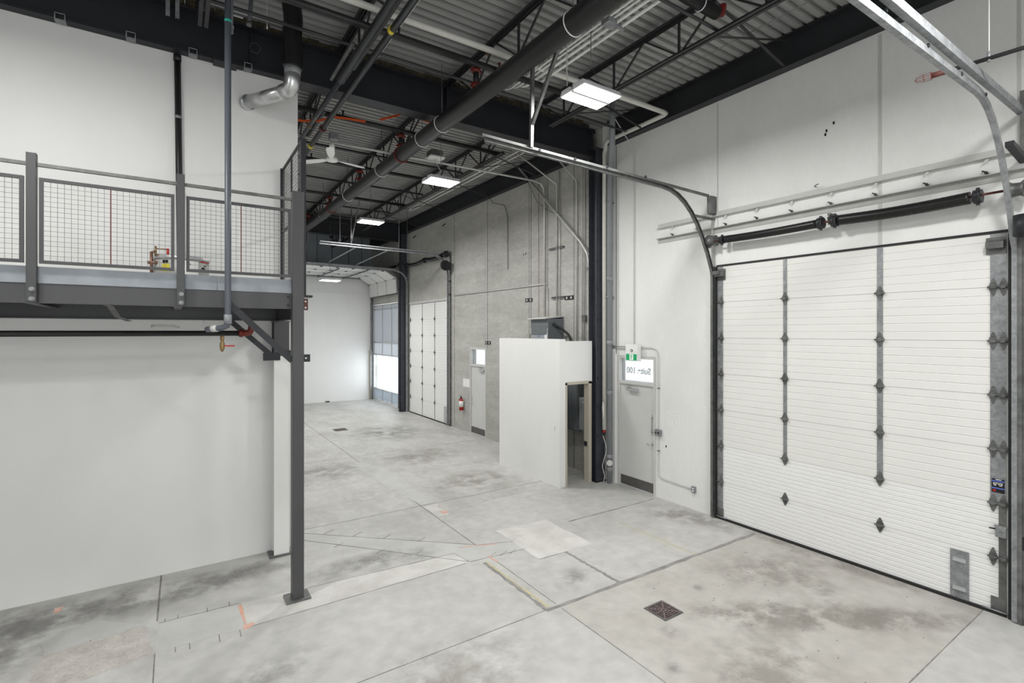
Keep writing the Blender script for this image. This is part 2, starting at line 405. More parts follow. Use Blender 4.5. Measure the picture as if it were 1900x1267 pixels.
stain(1.8, 4.0, 1.6, .8, 15, 'film_w'); stain(6.3, 7.6, .9, .5, 0, 'film_l'); stain(0.2, 4.9, 1.4, .5, 20, 'film_d'); stain(4.25, 4.95, .4, .25, 30, 'film_d')
stain(5.4, 3.9, .12, .09, 20, 'film_d'); stain(5.75, 3.15, .14, .08, 30, 'film_d'); stain(6.5, 2.9, .25, .15, 30, 'film_d'); stain(4.35, 3.5, .14, .12, 30, 'film_d'); stain(3.9, 3.1, .12, .1, 0, 'film_d')
random.seed(11)
for k in range(46):
    x = random.uniform(4.8, 7.5); y = random.uniform(1.9, 4.3)
    a = random.uniform(-.9, .3); l = random.uniform(.012, .035)
    strip('scuff', (x, y), (x+l*math.cos(a), y+l*math.sin(a)), .006, 'cut', h=.0030)

# short saw overcuts and orange locator marks along the trenches
for x, y, l in [(-0.12, 6.72, .10), (0.0, 6.71, .12), (0.28, 6.70, .14), (0.50, 6.70, .16), (0.36, 6.03, .16), (0.10, 6.04, .12), (0.55, 6.0, .14), (-0.02, 6.05, .1),
                (-.55, 6.1, .14), (-.75, 6.75, .12)]:
    strip('saw_cut', (x, y-l/2), (x, y+l/2), .009, 'cut')
for x, y in [(2.0, 8.25), (2.35, 7.9), (2.7, 7.55), (3.1, 7.15), (2.0, 7.65), (2.45, 7.1), (2.9, 6.75), (3.75, 6.1), (3.9, 6.05), (4.05, 6.03)]:
    strip('saw_cut', (x-.08, y-.02), (x+.08, y+.06), .007, 'cut', h=.003)
for pts in [[(0.58, 6.62), (0.62, 6.62), (0.625, 6.2), (0.60, 6.2)], [(0.60, 6.16), (0.70, 6.14), (0.66, 6.06), (0.58, 6.06)], [(-1.18, 7.72), (-1.10, 7.72), (-1.12, 7.6), (-1.17, 7.6)],
            [(3.65, 6.12), (3.68, 6.12), (3.70, 5.9), (3.67, 5.9)], [(3.45, 6.6), (4.0, 6.4), (4.0, 6.385), (3.45, 6.585)], [(3.86, 8.1), (3.99, 8.1), (3.96, 7.98), (3.86, 7.98)], [(-1.0, 5.98), (-.85, 6.0), (-.9, 5.9), (-1.0, 5.9)]]:
    patch('orange_mark', pts, 'orange', h=.0032, wob=.004, sub=2)

def holed_wall(name, x0, x1, yr, zr, holes, m):
    Y = sorted({yr[0], yr[1]} | {h[0] for h in holes} | {h[1] for h in holes})
    Z = sorted({zr[0], zr[1]} | {h[2] for h in holes} | {h[3] for h in holes})
    Y = [y for y in Y if yr[0] <= y <= yr[1]]
    def solid(i, j):
        if not (0 <= i < len(Y)-1 and 0 <= j < len(Z)-1): return False
        cy, cz = (Y[i]+Y[i+1])/2, (Z[j]+Z[j+1])/2
        return not any(h[0] < cy < h[1] and h[2] < cz < h[3] for h in holes)
    b = MB()
    for i in range(len(Y)-1):
        for j in range(len(Z)-1):
            if not solid(i, j): continue
            a, c, d, e = Y[i], Y[i+1], Z[j], Z[j+1]
            b.add([(x0, a, d), (x0, c, d), (x0, c, e), (x0, a, e)], [(0, 1, 2, 3)])
            b.add([(x1, a, d), (x1, c, d), (x1, c, e), (x1, a, e)], [(3, 2, 1, 0)])
            if not solid(i-1, j): b.add([(x0, a, d), (x1, a, d), (x1, a, e), (x0, a, e)], [(0, 1, 2, 3)])
            if not solid(i+1, j): b.add([(x0, c, d), (x1, c, d), (x1, c, e), (x0, c, e)], [(0, 1, 2, 3)])
            if not solid(i, j-1): b.add([(x0, a, d), (x1, a, d), (x1, c, d), (x0, c, d)], [(0, 1, 2, 3)])
            if not solid(i, j+1): b.add([(x0, a, e), (x1, a, e), (x1, c, e), (x0, c, e)], [(0, 1, 2, 3)])
    return b.build(name, m)
H1 = (1.605, 5.195, -0.25, 4.30); HD1 = (6.54, 7.54, -0.25, 2.70)
HD2 = (12.96, 13.95, -0.25, 2.70); H2 = (15.455, 18.875, -0.25, 4.25); H3 = (19.95, 23.46, -0.25, 4.45)
wr = holed_wall('wall_right', XW, XW+.22, (-8, 8.0), (-0.25, 7.72), [H1, HD1], 'wallblock')
struct(wr, 'long white painted precast wall with the big overhead door', 'wall')
wc = holed_wall('wall_right', XW, XW+.22, (8.0, 24.1), (-0.25, 7.72), [HD2, H2, H3], 'concrete')
struct(wc, 'raw grey precast concrete wall of the far bay', 'wall')
for y, z0, z1, wd in [(5.20, 4.9, 7.1, .022), (2.814, 4.32, 7.1, .04), (1.50, 5.6, 7.1, .03)]:
    MB().box(XW-.004, XW+.01, y-wd/2, y+wd/2, z0, z1).build('panel_joint', 'frame', wr)
MB().box(XW-.003, XW+.01, 7.585, 7.60, 2.72, 7.1).build('panel_joint', 'galvd', wr)
for y in (12.88, 10.66, 9.95, 18.95, 15.03, 8.95):
    MB().box(XW-.003, XW+.01, y-.008, y+.008, 0 if y not in (12.88,) else 2.7, 7.12).build('panel_joint', 'galvd', wc)
wl = MB().box(-8.2, 1.49, YW, YW+.20, -0.25, 6.87).build('wall_left', 'wall')
struct(wl, 'smooth white wall behind the mezzanine', 'wall')
struct(MB().box(1.0, 1.2, YW+.20, YF, -0.25, 7.7).build('wall_partition', 'wall'))
struct(MB().box(-8.4, -8.2, -8, YW+.2, -0.25, 7.7).build('wall_west', 'wall'))
nw = MB().box(-8.4, -3.4, -8.2, -8, -.25, 7.7).box(3.4, 8.0, -8.2, -8, -.25, 7.7).box(-3.4, 3.4, -8.2, -8, 4.5, 7.7).build('wall_near', 'wall'); struct(nw)  # unseen end wall, its opening sized to let in fill daylight
struct(MB().box(1.0, 7.92, YF, YF+.2, -0.25, 5.9).build('wall_far', 'wall'), 'white end wall of the far bay', 'wall')
up = MB().box(1.0, 7.92, YF, YF+.2, 5.9, 7.7)
wu = struct(up.build('wall_far_upper', 'siding'), 'blue grey ribbed panels above the end wall', 'wall')
for x in (4.75, 5.2, 5.85, 6.6, 7.2):
    MB().box(x-.015, x+.015, YF-.012, YF, 5.9, 7.6).build('panel_seam', 'slate', wu)
# ribbed steel roof deck
prof = []
y = -8.0; pitch = .1524; dp = .055
while y < 24.0:
    prof += [(y, DZ), (y+.080, DZ), (y+.088, DZ+dp), (y+.144, DZ+dp)]; y += pitch
prof.append((y, DZ))
d = MB()
vs = [(x, p[0], p[1]) for x in (-8.3, 8.0) for p in prof]; n = len(prof)
d.add(vs, [(i, i+1, n+i+1, n+i) for i in range(n-1)])
dk = d.build('ceiling', 'deck'); struct(dk, 'ribbed grey steel roof deck', 'ceiling')
struct(MB().box(-8.4, 8.1, -8, 24.2, DZ+.09, DZ+.2).build('ceiling_top', 'dsteel'))

# ================================================================== STEEL
def ibeam_x(mb, x0, x1, yc, z0, z1, w_, tf=.02, tw=.012):
    mb.box(x0, x1, yc-w_/2, yc+w_/2, z0, z0+tf); mb.box(x0, x1, yc-w_/2, yc+w_/2, z1-tf, z1)
    mb.box(x0, x1, yc-tw/2, yc+tw/2, z0+tf, z1-tf)
def ibeam_y(mb, y0, y1, xc, z0, z1, w_, tf=.02, tw=.012):
    mb.box(xc-w_/2, xc+w_/2, y0, y1, z0, z0+tf); mb.box(xc-w_/2, xc+w_/2, y0, y1, z1-tf, z1)
    mb.box(xc-tw/2, xc+tw/2, y0, y1, z0+tf, z1-tf)
t = thing('roof_girder', (3, 8.0, 6.88), 'deep dark steel girder crossing the room above the mezzanine wall', 'girder', 'main roof girders')
g = MB(); ibeam_x(g, -8.1, 7.36, 8.005, 6.872, 7.47, .26, tf=.024); g.build('beam', 'navy', t)
for x in (.85, 3.9, 5.75):
    MB().box(x-.006, x+.006, 7.89, 7.99, 6.9, 7.44).build('stiffener', 'navy', t)
b = MB()
for k in range(66):
    x = -4+k*.17; b.box(x, x+.165, 7.90, 8.05, 7.47, 7.56+random.uniform(-.02, .03))
b.build('insulation', 'insul', t)
t = thing('roof_girder', (4, 19.3, 6.87), 'dark steel girder across the far end in front of blue panels', 'girder', 'main roof girders')
g = MB(); ibeam_x(g, 1.25, 7.4, 19.25, 6.80, 7.5, .26, tf=.024); g.build('beam', 'navy', t)
t = thing('eave_beam', (7.6, 2, 7.12), 'dark steel beam along the top of the white wall', 'beam', 'eave beams over the right wall')
g = MB(); ibeam_y(g, -8, 7.70, 7.605, 7.125, 7.60, .17); g.build('beam', 'dsteel', t)
t = thing('eave_beam', (7.6, 14, 7.12), 'dark steel beam along the top of the concrete wall', 'beam', 'eave beams over the right wall')
g = MB(); ibeam_y(g, 8.2, 23.6, 7.605, 7.125, 7.60, .17); g.build('beam', 'navy', t)

def col(yc, label, x=7.49, z1=7.1, w_=.24):
    t = thing('steel_column', (x, yc, 0), label, 'column', 'wall columns')
    c = MB()
    c.box(x-.12, x+.12, yc-w_/2, yc-w_/2+.016, 0.015, z1); c.box(x-.12, x+.12, yc+w_/2-.016, yc+w_/2, 0.015, z1)
    c.box(x-.008, x+.008, yc-w_/2+.016, yc+w_/2-.016, 0.015, z1); c.build('shaft', 'colgrey', t)
    MB().box(x-.15, x+.15, yc-w_/2-.03, yc+w_/2+.03, 0, .015).build('base_plate', 'navy', t)
    for k in range(11):
        z = .35+k*.62
        if z < z1-.2: MB().tube([(x-.09, yc-w_/2-.012, z), (x-.09, yc-w_/2, z)], .02, 6).build('bolt', 'dsteel', t)
    return t
col(7.97, 'dark bolted steel column beside the grey drain pipe and white enclosure')
c2 = col(19.22, 'dark bolted steel column between the far overhead door and the glazed opening', x=7.53)

def make_joist(x, y0, y1, nodes, yb0, yb1, label, group):
    t = thing('roof_joist', (x, y0, 7.0), label, 'joist', group)
    a = MB()
    for s_ in (-1, 1): a.box(x+s_*.012, x+s_*.066, y0, y1, 7.50, 7.512); a.box(x+s_*.012, x+s_*.020, y0, y1, 7.455, 7.50)
    a.box(x-.066, x+.066, y0, y1, 7.512, 7.518); a.build('top_chord', 'joist', t)
    a = MB()
    for s_ in (-1, 1): a.box(x+s_*.012, x+s_*.056, yb0, yb1, 6.985, 6.995); a.box(x+s_*.012, x+s_*.020, yb0, yb1, 6.995, 7.035)
    a.build('bottom_chord', 'joist', t)
    a = MB(); tn = []
    for i, yn in enumerate(nodes):
        a.bar((x, yn, 7.01), (x, yn, 7.48), .028, .028)
        for s_ in (-1, 1):
            yt = yn+s_*.62
            if y0 < yt < y1: a.bar((x, yn+s_*.03, 7.01), (x, yt, 7.48), .024, .024, up=(1, 0, 0))
    a.bar((x, nodes[0]-.02, 7.01), (x, max(y0+.08, nodes[0]-1.1), 7.47), .024, .024, up=(1, 0, 0))
    a.bar((x, nodes[-1]+.02, 7.01), (x, min(y1-.08, nodes[-1]+1.1), 7.47), .024, .024, up=(1, 0, 0))
    a.build('web', 'joist', t)
    for yy in (y0, y1-.14): MB().box(x-.05, x+.05, yy, yy+.14, 7.475, 7.50).build('seat', 'joist', t)
    return t
nn = [4.48+1.24*k for k in range(-6, 3)]
nl = ['open web joist overhead nearest the right wall in the near bay', 'open web joist over the big dark pipe in the near bay',
      'open web joist above the two parallel conduits in the near bay', 'open web joist over the mezzanine deck at top left']
j0 = make_joist(5.75, -3.0, 7.98, nn, -2.6, 7.35, nl[0], 'roof joists of the near bay')
for k in (1, 2, 3): dup(j0, (-1.83*k, 0, 0), nl[k])
nf = [9.98+1.24*k for k in range(0, 7)]
fl = ['open web joist of the far bay above the hanging lamps', 'open web joist of the far bay beside the big dark pipe', 'open web joist of the far bay behind the ceiling fan']
j1 = make_joist(5.78, 8.03, 19.2, nf, 9.0, 18.9, fl[0], 'roof joists of the far bay')
for k in (1, 2): dup(j1, (-1.85*k, 0, 0), fl[k])
j2 = make_joist(5.78, 19.3, 23.58, [20.3, 21.5, 22.6], 19.8, 23.3, 'short open web joist past the far girder nearest the right wall', 'roof joists of the end bay')
dup(j2, (-1.85, 0, 0), 'short open web joist past the far girder at the left')

# ties and cross braces between joists
def tie(y, z, x0, x1, label, r=.022):
    o = MB().box(x0, x1, y-r, y+r, z-.004, z+.004).box(x0, x1, y+r-.006, y+r, z, z+.045).build('bridging_angle', 'joist')
    return tag(o, label, 'brace', 'bridging angles between the roof joists')
tie(6.84, 7.05, -1.5, 7.2, 'bridging angle running just in front of the main girder', .03)
tie(3.9, 7.05, -1.5, 5.75, 'bridging angle across the joists ahead of the first lamp')
for y, s_ in ((10.85, 'behind the ceiling fan'), (13.2, 'between the second and third lamps'), (15.8, 'above the third lamp'), (18.2, 'last before the far girder')):
    tie(y, 7.045, 2.0, 5.78, 'bridging angle of the far bay '+s_)
def cross(y, label, x0=5.78):
    o = MB().bar((x0, y, 7.0), (7.54, y, 7.52), .045, .008).bar((x0, y+.03, 7.50), (7.54, y+.03, 7.14), .045, .008).build('cross_brace', 'joist')
    return tag(o, label, 'brace', 'crossed braces between last joist and wall')
for y, s_ in ((3.95, 'above the big overhead door'), (6.7, 'in the corner over the white pipe'), (10.2, 'over the raw concrete wall nearest the girder'), (12.6, 'second over the concrete wall'), (15.0, 'third over the concrete wall'), (17.6, 'farthest over the concrete wall')):
    cross(y, 'pair of crossed dark braces '+s_)

# ================================================================== LAMPS
def make_lamp(x, y, z, label):
    t = thing('high_bay_lamp', (x, y, z), label, 'lamp', 'hanging LED lamps')
    b_ = MB()
    b_.prism([(x-.33, y-.24, z+.005), (x+.33, y-.24, z+.005), (x+.33, y+.24, z+.005), (x-.33, y+.24, z+.005)], (0, 0, .018))
    for s_ in (-1, 1):
        b_.prism([(x-.33, y+s_*.125-.112, z+.02), (x-.33, y+s_*.125+.112, z+.02), (x-.33, y+s_*.125+.085, z+.075), (x-.33, y+s_*.125-.085, z+.075)], (.66, 0, 0))
    b_.box(x-.30, x+.30, y-.03, y+.03, z+.02, z+.11); b_.box(x-.32, x+.32, y-.022, y+.022, z-.012, z+.004)
    b_.build('housing', 'lampbody', t, bevel=.004)
    for s_ in (-1, 1):
        MB().box(x-.315, x+.315, y+s_*.125-.10, y+s_*.125+.10, z-.006, z+.006).build('lens', 'lamp', t)
    h = MB()
    for sx in (-.26, .26): h.tube([(x+sx, y, z+.11), (x, y, z+.42)], .003, 5)
    h.tube([(x, y, z+.42), (x, y, DZ if z > 6 else 7.0)], .006, 6)
    h.build('hanger', 'galvd', t)
    ld = bpy.data.lights.new('lamp_light', 'AREA'); ld.shape = 'RECTANGLE'; ld.size = .62; ld.size_y = .44; ld.energy = LAMP_W
    ld.color = (1, .995, .975)
    lo = bpy.data.objects.new('lamp_light', ld); COL.objects.link(lo); lo.parent = t; lo.location = (0, 0, -.02)
    return t
l0 = make_lamp(4.57, 4.97, 6.30, 'bright LED lamp nearest the camera under the near bay roof')
for dy, s_ in ((4.57, 'second hanging LED lamp, just past the main girder'), (9.15, 'third hanging LED lamp, toward the far girder')):
    dup(l0, (0, dy, 0), s_)
make_lamp(4.57, 18.7, 5.03, 'lowest and farthest LED lamp, glowing below the raised door')
# unseen lamps added behind the camera for light; one real lamp stands left
for (dx, dy, dz), s_ in (((0, -4.57, 0), 'LED lamp behind the camera in the right row'), ((0, -9.1, 0), 'last LED lamp behind the camera in the right row'),
                     ((-6.27, 0, .4), 'LED lamp out of frame over the left half'), ((-6.27, -4.57, .4), 'LED lamp behind the camera in the left row'), ((-6.27, -9.1, .4), 'last LED lamp of the left row')):
    dup(l0, (dx, dy, dz), s_)

# ================================================================== PIPES OVERHEAD
t = thing('sprinkler_main', (3.65, 7, 6.6), 'large dark sprinkler main pipe running the length of the ceiling', 'pipe')
pA = Vector((3.672, -7, 6.50)); pB = Vector((3.604, 19.0, 6.712))
def mainp(y): return pA.lerp(pB, (y+7)/26)
MB().tube([pA, pB], .132, 28).build('pipe', 'bpipe', t)
for y in (4.25, 7.55, 8.35, 10.5, 13.0, 15.6):
    p = mainp(y); c = MB(); c.ring(p, (0, 1, 0), .138, .007); c.build('clamp', 'white' if y < 14 else 'galv', t)
    MB().tube([p+Vector((0, 0, .13)), (p.x, p.y, DZ)], .006, 6).build('hanger_rod', 'galvd', t)
for y in (9.35, 14.6):
    c = MB(); c.ring(mainp(y), (0, 1, 0), .14, .014); c.build('coupling', 'red', t)
def riser(y, label, zb=7.04):
    p = mainp(y); x = p.x-.03
    t = thing('sprinkler_riser', (x, y, p.z+.13), label, 'pipe', 'short risers on the sprinkler main')
    z0 = p.z+.12
    MB().tube([(x, y, z0), (x, y, zb)], .042, 14).build('pipe', 'bpipe', t)
    for z in (z0+.03, zb-.06):
        MB().tube([(x, y, z-.035), (x, y, z+.035)], .062, 14).box(x-.085, x+.085, y-.014, y+.014, z-.02, z+.02).build('coupling', 'red', t)
riser(6.36, 'red coupled riser on the main pipe in front of the main girder')
for y, s_ in ((9.30, 'first red coupled riser past the girder'), (11.9, 'second red coupled riser past the girder'), (14.7, 'third red coupled riser past the girder'), (17.4, 'farthest red coupled riser on the main pipe')): riser(y, s_)
def branch(y, z, x0, x1, label, r=.042):
    t = thing('sprinkler_branch', (x0, y, z), label, 'pipe', 'dark sprinkler branch lines')
    MB().tube([(x0, y, z), (x1, y, z)], r, 14).build('pipe', 'bpipe', t)
    k = 0; x = x0+.9
    while x < x1-.2:
        MB().tube([(x, y, z+r), (x, y, z+r+.06)], .016, 8).tube([(x, y, z+r+.06), (x, y, z+r+.075)], .026, 8).build('sprinkler_head', 'redox' if k % 2 else 'dsteel', t)
        x += 1.55; k += 1
branch(6.27, 7.03, -1.6, 6.0, 'dark branch pipe crossing above the big pipe in the near bay', .045)
branch(9.30, 7.08, 1.6, 5.9, 'first dark branch pipe past the girder', .045)
branch(11.9, 7.08, 1.6, 5.9, 'second dark branch pipe past the girder')
branch(14.7, 7.08, 1.6, 5.9, 'third dark branch pipe past the girder')
branch(17.4, 7.08, 1.6, 5.9, 'farthest dark branch pipe below the deck')
t = thing('sprinkler_branch', (5.6, 3.8, 7.15), 'dark pipe at top right ending in a red grooved elbow', 'pipe', 'dark sprinkler branch lines')
MB().tube([(-1.0, 3.82, 7.16), (5.60, 3.80, 7.16)], .075, 16).build('pipe', 'bpipe', t)
MB().tube([(5.50, 3.80, 7.16), (5.62, 3.80, 7.16), (5.70, 3.80, 7.19), (5.73, 3.80, 7.27), (5.73, 3.80, 7.31)], .045, 12).build('elbow', 'wred', t)
c = MB(); c.ring((5.28, 3.80, 7.16), (1, 0, 0), .08, .007); c.build('clamp', 'white', t)
t = thing('drain_pipe', (7.48, 7.73, 1.12), 'thin cream drain pipe down the column and across below the deck', 'pipe')
MB().tube([(-4, 6.19, 7.20), (7.40, 6.10, 7.20), (7.47, 6.11, 7.20), (7.49, 6.18, 7.195), (7.49, 7.62, 7.18), (7.50, 7.70, 7.14), (7.50, 7.72, 7.02), (7.50, 7.745, 6.96), (7.50, 7.745, 1.12)], .042, 14).build('pipe', 'cream', t)
for x in (2.4, 3.7): MB().tube([(x-.01, 6.185, 7.2), (x+.01, 6.185, 7.2)], .046, 12).build('tape_band', 'copper', t)
MB().tube([(7.50, 7.745, 1.14), (7.50, 7.745, 1.06)], .03, 10).build('fitting', 'bred', t)
def rodpipe(name, pts, r, m, label, cat='conduit', group=None, n=8):
    o = MB().tube(pts, r, n).build(name, m); return tag(o, label, cat, group)
t = thing('conduit', (2.08, 8, 6.7), 'dark overhead conduit with a yellow tape band, right one of the parallel pair', 'conduit', 'pair of dark overhead conduits')
MB().tube([(2.07, -6, 6.70), (2.09, 10.6, 6.70)], .042, 14).build('pipe', 'dcond', t)
MB().tube([(2.075, 5.62, 6.70), (2.075, 5.68, 6.70)], .045, 14).build('tape_band', 'ytape', t)
MB().tube([(2.09, 9.95, 6.70), (2.09, 10.05, 6.70)], .05, 14).build('tape_band', 'ytape', t)
MB().tube([(2.085, 9.02, 6.70), (2.085, 9.07, 6.70)], .06, 14).build('coupling', 'redox', t)
t = thing('conduit', (1.9, 8, 6.7), 'dark overhead conduit without tape, left one of the parallel pair', 'conduit', 'pair of dark overhead conduits')
MB().tube([(1.895, -6, 6.71), (1.90, 7.2, 6.71)], .052, 14).tube([(1.90, 7.2, 6.71), (1.87, 10.0, 6.71)], .038, 14).build('pipe', 'dcond', t)
MB().box(1.80, 1.84, 6.3, 7.4, 6.77, 6.80).box(1.96, 2.0, 6.3, 7.4, 6.77, 6.80).build('channel', 'galvd', t)
MB().tube([(1.88, 9.05, 6.71), (1.88, 9.09, 6.71)], .044, 14).build('coupling', 'brass', t)
# bundle of pale conduits toward the lamps
bd = [(4.44, 7.16, .012), (4.53, 7.16, .014), (4.60, 7.16, .014), (4.68, 7.15, .022), (4.80, 7.15, .022)]
bl = ['thin pale conduit at the left of the overhead bundle', 'second thin conduit of the overhead bundle', 'third thin conduit of the overhead bundle', 'thicker pale conduit of the overhead bundle', 'thick pale conduit at the right of the overhead bundle']
for k, (x, z, r) in enumerate(bd):
    rodpipe('conduit', [(x, -6, z), (x, 6.95-.12*k, z), (x, 7.1-.12*k, z+.04), (x+.0, 7.2-.12*k, z+.2), (x, 7.22-.12*k, DZ)], r, 'white', bl[k], group='conduit bundle under the near roof')
t = thing('junction_box', (4.62, 4.75, 7.12), 'small galvanised junction box on the overhead conduit bundle', 'electrical box')
MB().box(4.50, 4.64, 4.56, 4.70, 7.09, 7.15).box(4.64, 4.84, 4.62, 4.66, 7.11, 7.18).build('box', 'galv', t)
MB().tube([(4.42, 4.68, 7.14), (4.25, 4.8, 7.16), (4.2, 4.95, 7.05), (4.22, 5.05, 6.9), (4.27, 5.1, 6.42)], .007, 8).build('cable', 'cond', t)
rodpipe('conduit', [(2.65, -3, 7.56), (2.65, 11.5, 7.56)], .013, 'white', 'single thin white conduit hugging the roof deck left of the big pipe')
rodpipe('conduit', [(4.72, 8.4, 7.55), (4.72, 18.5, 7.55)], .026, 'white', 'pale conduit under the far roof, right of its thinner twin')
rodpipe('conduit', [(4.50, 9.6, 7.56), (4.50, 17.0, 7.56)], .012, 'white', 'thinnest pale conduit under the far roof')
rodpipe('conduit', [(6.62, 9.3, 7.40), (6.62, 16.2, 7.40), (6.66, 16.4, 7.38)], .014, 'white', 'left of two close conduits near the concrete wall roof edge', group='two close roof conduits')
rodpipe('conduit', [(6.78, 9.0, 7.40), (6.78, 16.2, 7.40), (6.70, 16.4, 7.38)], .014, 'white', 'right of two close conduits near the concrete wall roof edge', group='two close roof conduits')
rodpipe('guide_rod', [(6.65, -4, 7.36), (6.65, 5.9, 7.36)], .006, 'galv', 'thin bright rod under the near roof between joist and wall', 'rod')
t = thing('conduit', (5, 10.2, 6.93), 'pale conduit crossing the far bay to the concrete wall, carrying the fan', 'conduit')
MB().tube([(1.7, 10.25, 6.93), (7.35, 10.05, 6.93), (7.55, 10.04, 6.89), (7.63, 10.03, 6.78), (7.655, 10.03, 6.6), (7.655, 10.03, 3.0)], .024, 10).build('pipe', 'cond', t)
t = thing('junction_box', (4.7, 10.1, 6.95), 'white square junction box above the second lamp', 'electrical box')
MB().box(4.52, 4.86, 9.93, 10.28, 6.97, 7.00).build('lid', 'white', t)
MB().box(4.56, 4.82, 9.97, 10.24, 7.0, 7.14).build('box', 'galvd', t)
MB().tube([(4.70, 10.1, 6.97), (4.68, 9.95, 6.8), (4.60, 9.6, 6.55)], .008, 6).build('cable', 'white', t)
MB().box(2.50, 2.66, 10.2, 10.35, 7.0, 7.12).build('fan_box', 'galv', t)
# fan
fx, fy, fz = 2.52, 10.16, 6.56
t = thing('ceiling_fan', (fx, fy, fz), 'white three blade ceiling fan hanging in the far bay', 'fan')
MB().tube([(fx, fy, fz+.05), (fx, fy, 6.93)], .014, 8).tube([(fx, fy, 6.80), (fx, fy, 6.9)], [.055, .035], 14).build('downrod', 'white', t)
MB().tube([(fx, fy, fz-.035), (fx, fy, fz-.02), (fx, fy, fz+.04), (fx, fy, fz+.06)], [.07, .115, .105, .05], 24).build('hub', 'white', t)
for a in (-1.87, .22, 2.32):
    dx, dy = math.cos(a), math.sin(a); P = []
    for (r_, w_) in ((.10, .03), (.2, .05), (.34, .07), (.60, .075), (.68, .055), (.70, .02)): P.append((r_, w_))
    poly = [(fx+dx*r_-dy*w_, fy+dy*r_+dx*w_, fz+.012) for r_, w_ in P]+[(fx+dx*r_+dy*w_, fy+dy*r_-dx*w_, fz-.008) for r_, w_ in P[::-1]]
    MB().prism(poly, (0, 0, .008)).build('blade', 'white', t)
# orange ribbon just past the girder
o = MB()
rp = [(1.6, 9.0, 6.74), (1.75, 9.0, 6.74), (2.0, 9.0, 6.80), (2.27, 9.0, 6.93), (2.55, 9.0, 6.96), (2.82, 9.0, 6.975)]
o.sweep(rp, [(-.002, -.022), (.002, -.022), (.002, .022), (-.002, .022)], up=(0, .3, 1))
rp = [(3.08, 9.0, 7.07), (3.39, 9.0, 7.22), (3.64, 9.0, 7.36), (3.77, 9.0, 7.32), (3.99, 9.0, 7.26), (4.36, 9.0, 7.25)]
o.sweep(rp, [(-.002, -.024), (.002, -.024), (.002, .024), (-.002, .024)], up=(0, .3, 1))
tag(o.build('warning_ribbon', 'otape'), 'orange ribbon draped over pipes just past the main girder', 'ribbon')

# ================================================================== OVERHEAD DOORS
def hinge(mb, x, y, z, w_=.05, h=.10, t_=.006):
    for sy in (-.5, .5):
        for sz in (-.45, .45): mb.tube([(x-t_, y+sy*w_*.5, z+sz*h), (x-t_-.006, y+sy*w_*.5, z+sz*h)], .006, 6)
    pts = [(-w_, 0), (-w_*.75, h*.35), (-w_*.25, h*.88), (0, h), (w_*.25, h*.88), (w_*.75, h*.35), (w_, 0), (w_*.75, -h*.35), (w_*.25, -h*.88), (0, -h), (-w_*.25, -h*.88), (-w_*.75, -h*.35)]
    mb.prism([(x, y+a, z+b_) for a, b_ in pts], (-t_, 0, 0))
    mb.tube([(x-.018, y-w_*1.15, z), (x-.018, y+w_*1.15, z)], .011, 8)
    mb.box(x-.03, x-t_, y-w_*.5, y+w_*.5, z-.018, z+.018)
def section(x, y0, y1, z0, z1, ribs, m, parent):
    """one insulated panel: skin with pressed grooves, on a plane X = x facing -X"""
    pr = []; n_ = ribs; hh = (z1-z0)/n_
    pr.append((x, z0+.002))
    for k in range(1, n_):
        zc = z0+hh*k
        pr += [(x, zc-.008), (x+.006, zc-.003), (x+.006, zc+.003), (x, zc+.008)]
    pr.append((x, z1-.002))
    b_ = MB(); vs = [(a, y, z) for y in (y0, y1) for a, z in pr]; n = len(pr)
    b_.add(vs, [(i, i+1, n+i+1, n+i) for i in range(n-1)])
    b_.box(x+.012, x+.05, y0, y1, z0+.001, z1-.001)
    b_.add([(x, y0, z0+.002), (x, y1, z0+.002), (x+.012, y1, z0+.001), (x+.012, y0, z0+.001)], [(0, 1, 2, 3)])
    b_.add([(x, y0, z1-.002), (x, y1, z1-.002), (x+.012, y1, z1-.001), (x+.012, y0, z1-.001)], [(0, 1, 2, 3)])
    return b_.build('door_section', m, parent)
t = thing('door_1', (XW, 3.4, 0), 'large white sectional overhead door at right with galvanised hinges', 'overhead door'); t['kind'] = 'structure'
for k in range(7):
    z0 = .03+.61*k
    section(XW+.0, 1.60, 5.20, z0, z0+.61, 10 if k < 2 else 6, 'panel_new' if k < 2 else 'panel_old', t)
for yc, w_ in ((4.054, .027), (2.814, .032)):
    MB().box(XW-.008, XW+.001, yc-w_, yc+w_, 1.25, 4.30).build('stile', 'galv', t)
MB().box(XW-.010, XW+.001, 1.60, 1.735, 1.22, 4.29).build('end_stile', 'galv', t)
MB().box(XW-.010, XW+.001, 1.60, 1.665, .03, 1.22).build('end_stile', 'galvd', t)
MB().box(XW-.010, XW+.001, 5.10, 5.20, .03, 4.29).build('end_stile', 'galv', t)
for k in range(1, 7):
    z = .03+.61*k
    for yc in (4.054, 2.814):
        h_ = MB(); hinge(h_, XW-.008 if k > 1 else XW-.002, yc, z); h_.build('hinge', 'galvd', t)
    for yc in (1.71, 1.625, 5.125):
        h_ = MB(); hinge(h_, XW-.010, yc, z, w_=.04, h=.105)
        if yc < 1.65: h_.tube([(XW-.028, 1.60, z), (XW-.028, 1.56, z)], .008, 8)
        if yc > 5: h_.tube([(XW-.028, 5.16, z), (XW-.028, 5.235, z)], .008, 8)
        h_.build('hinge', 'galvd', t)
for yc in (1.69, 5.14):
    MB().prism([(XW-.01, yc-.08, 4.12), (XW-.01, yc-.08, 4.22), (XW-.09, yc-.08, 4.19), (XW-.09, yc-.08, 4.12)], (0, .15, 0)).box(XW-.016, XW-.01, yc-.09, yc+.08, 4.06, 4.25).build('top_bracket', 'galvd', t)
MB().box(XW-.014, XW-.002, 1.60, 1.73, .03, .19).build('corner_bracket', 'galvd', t)
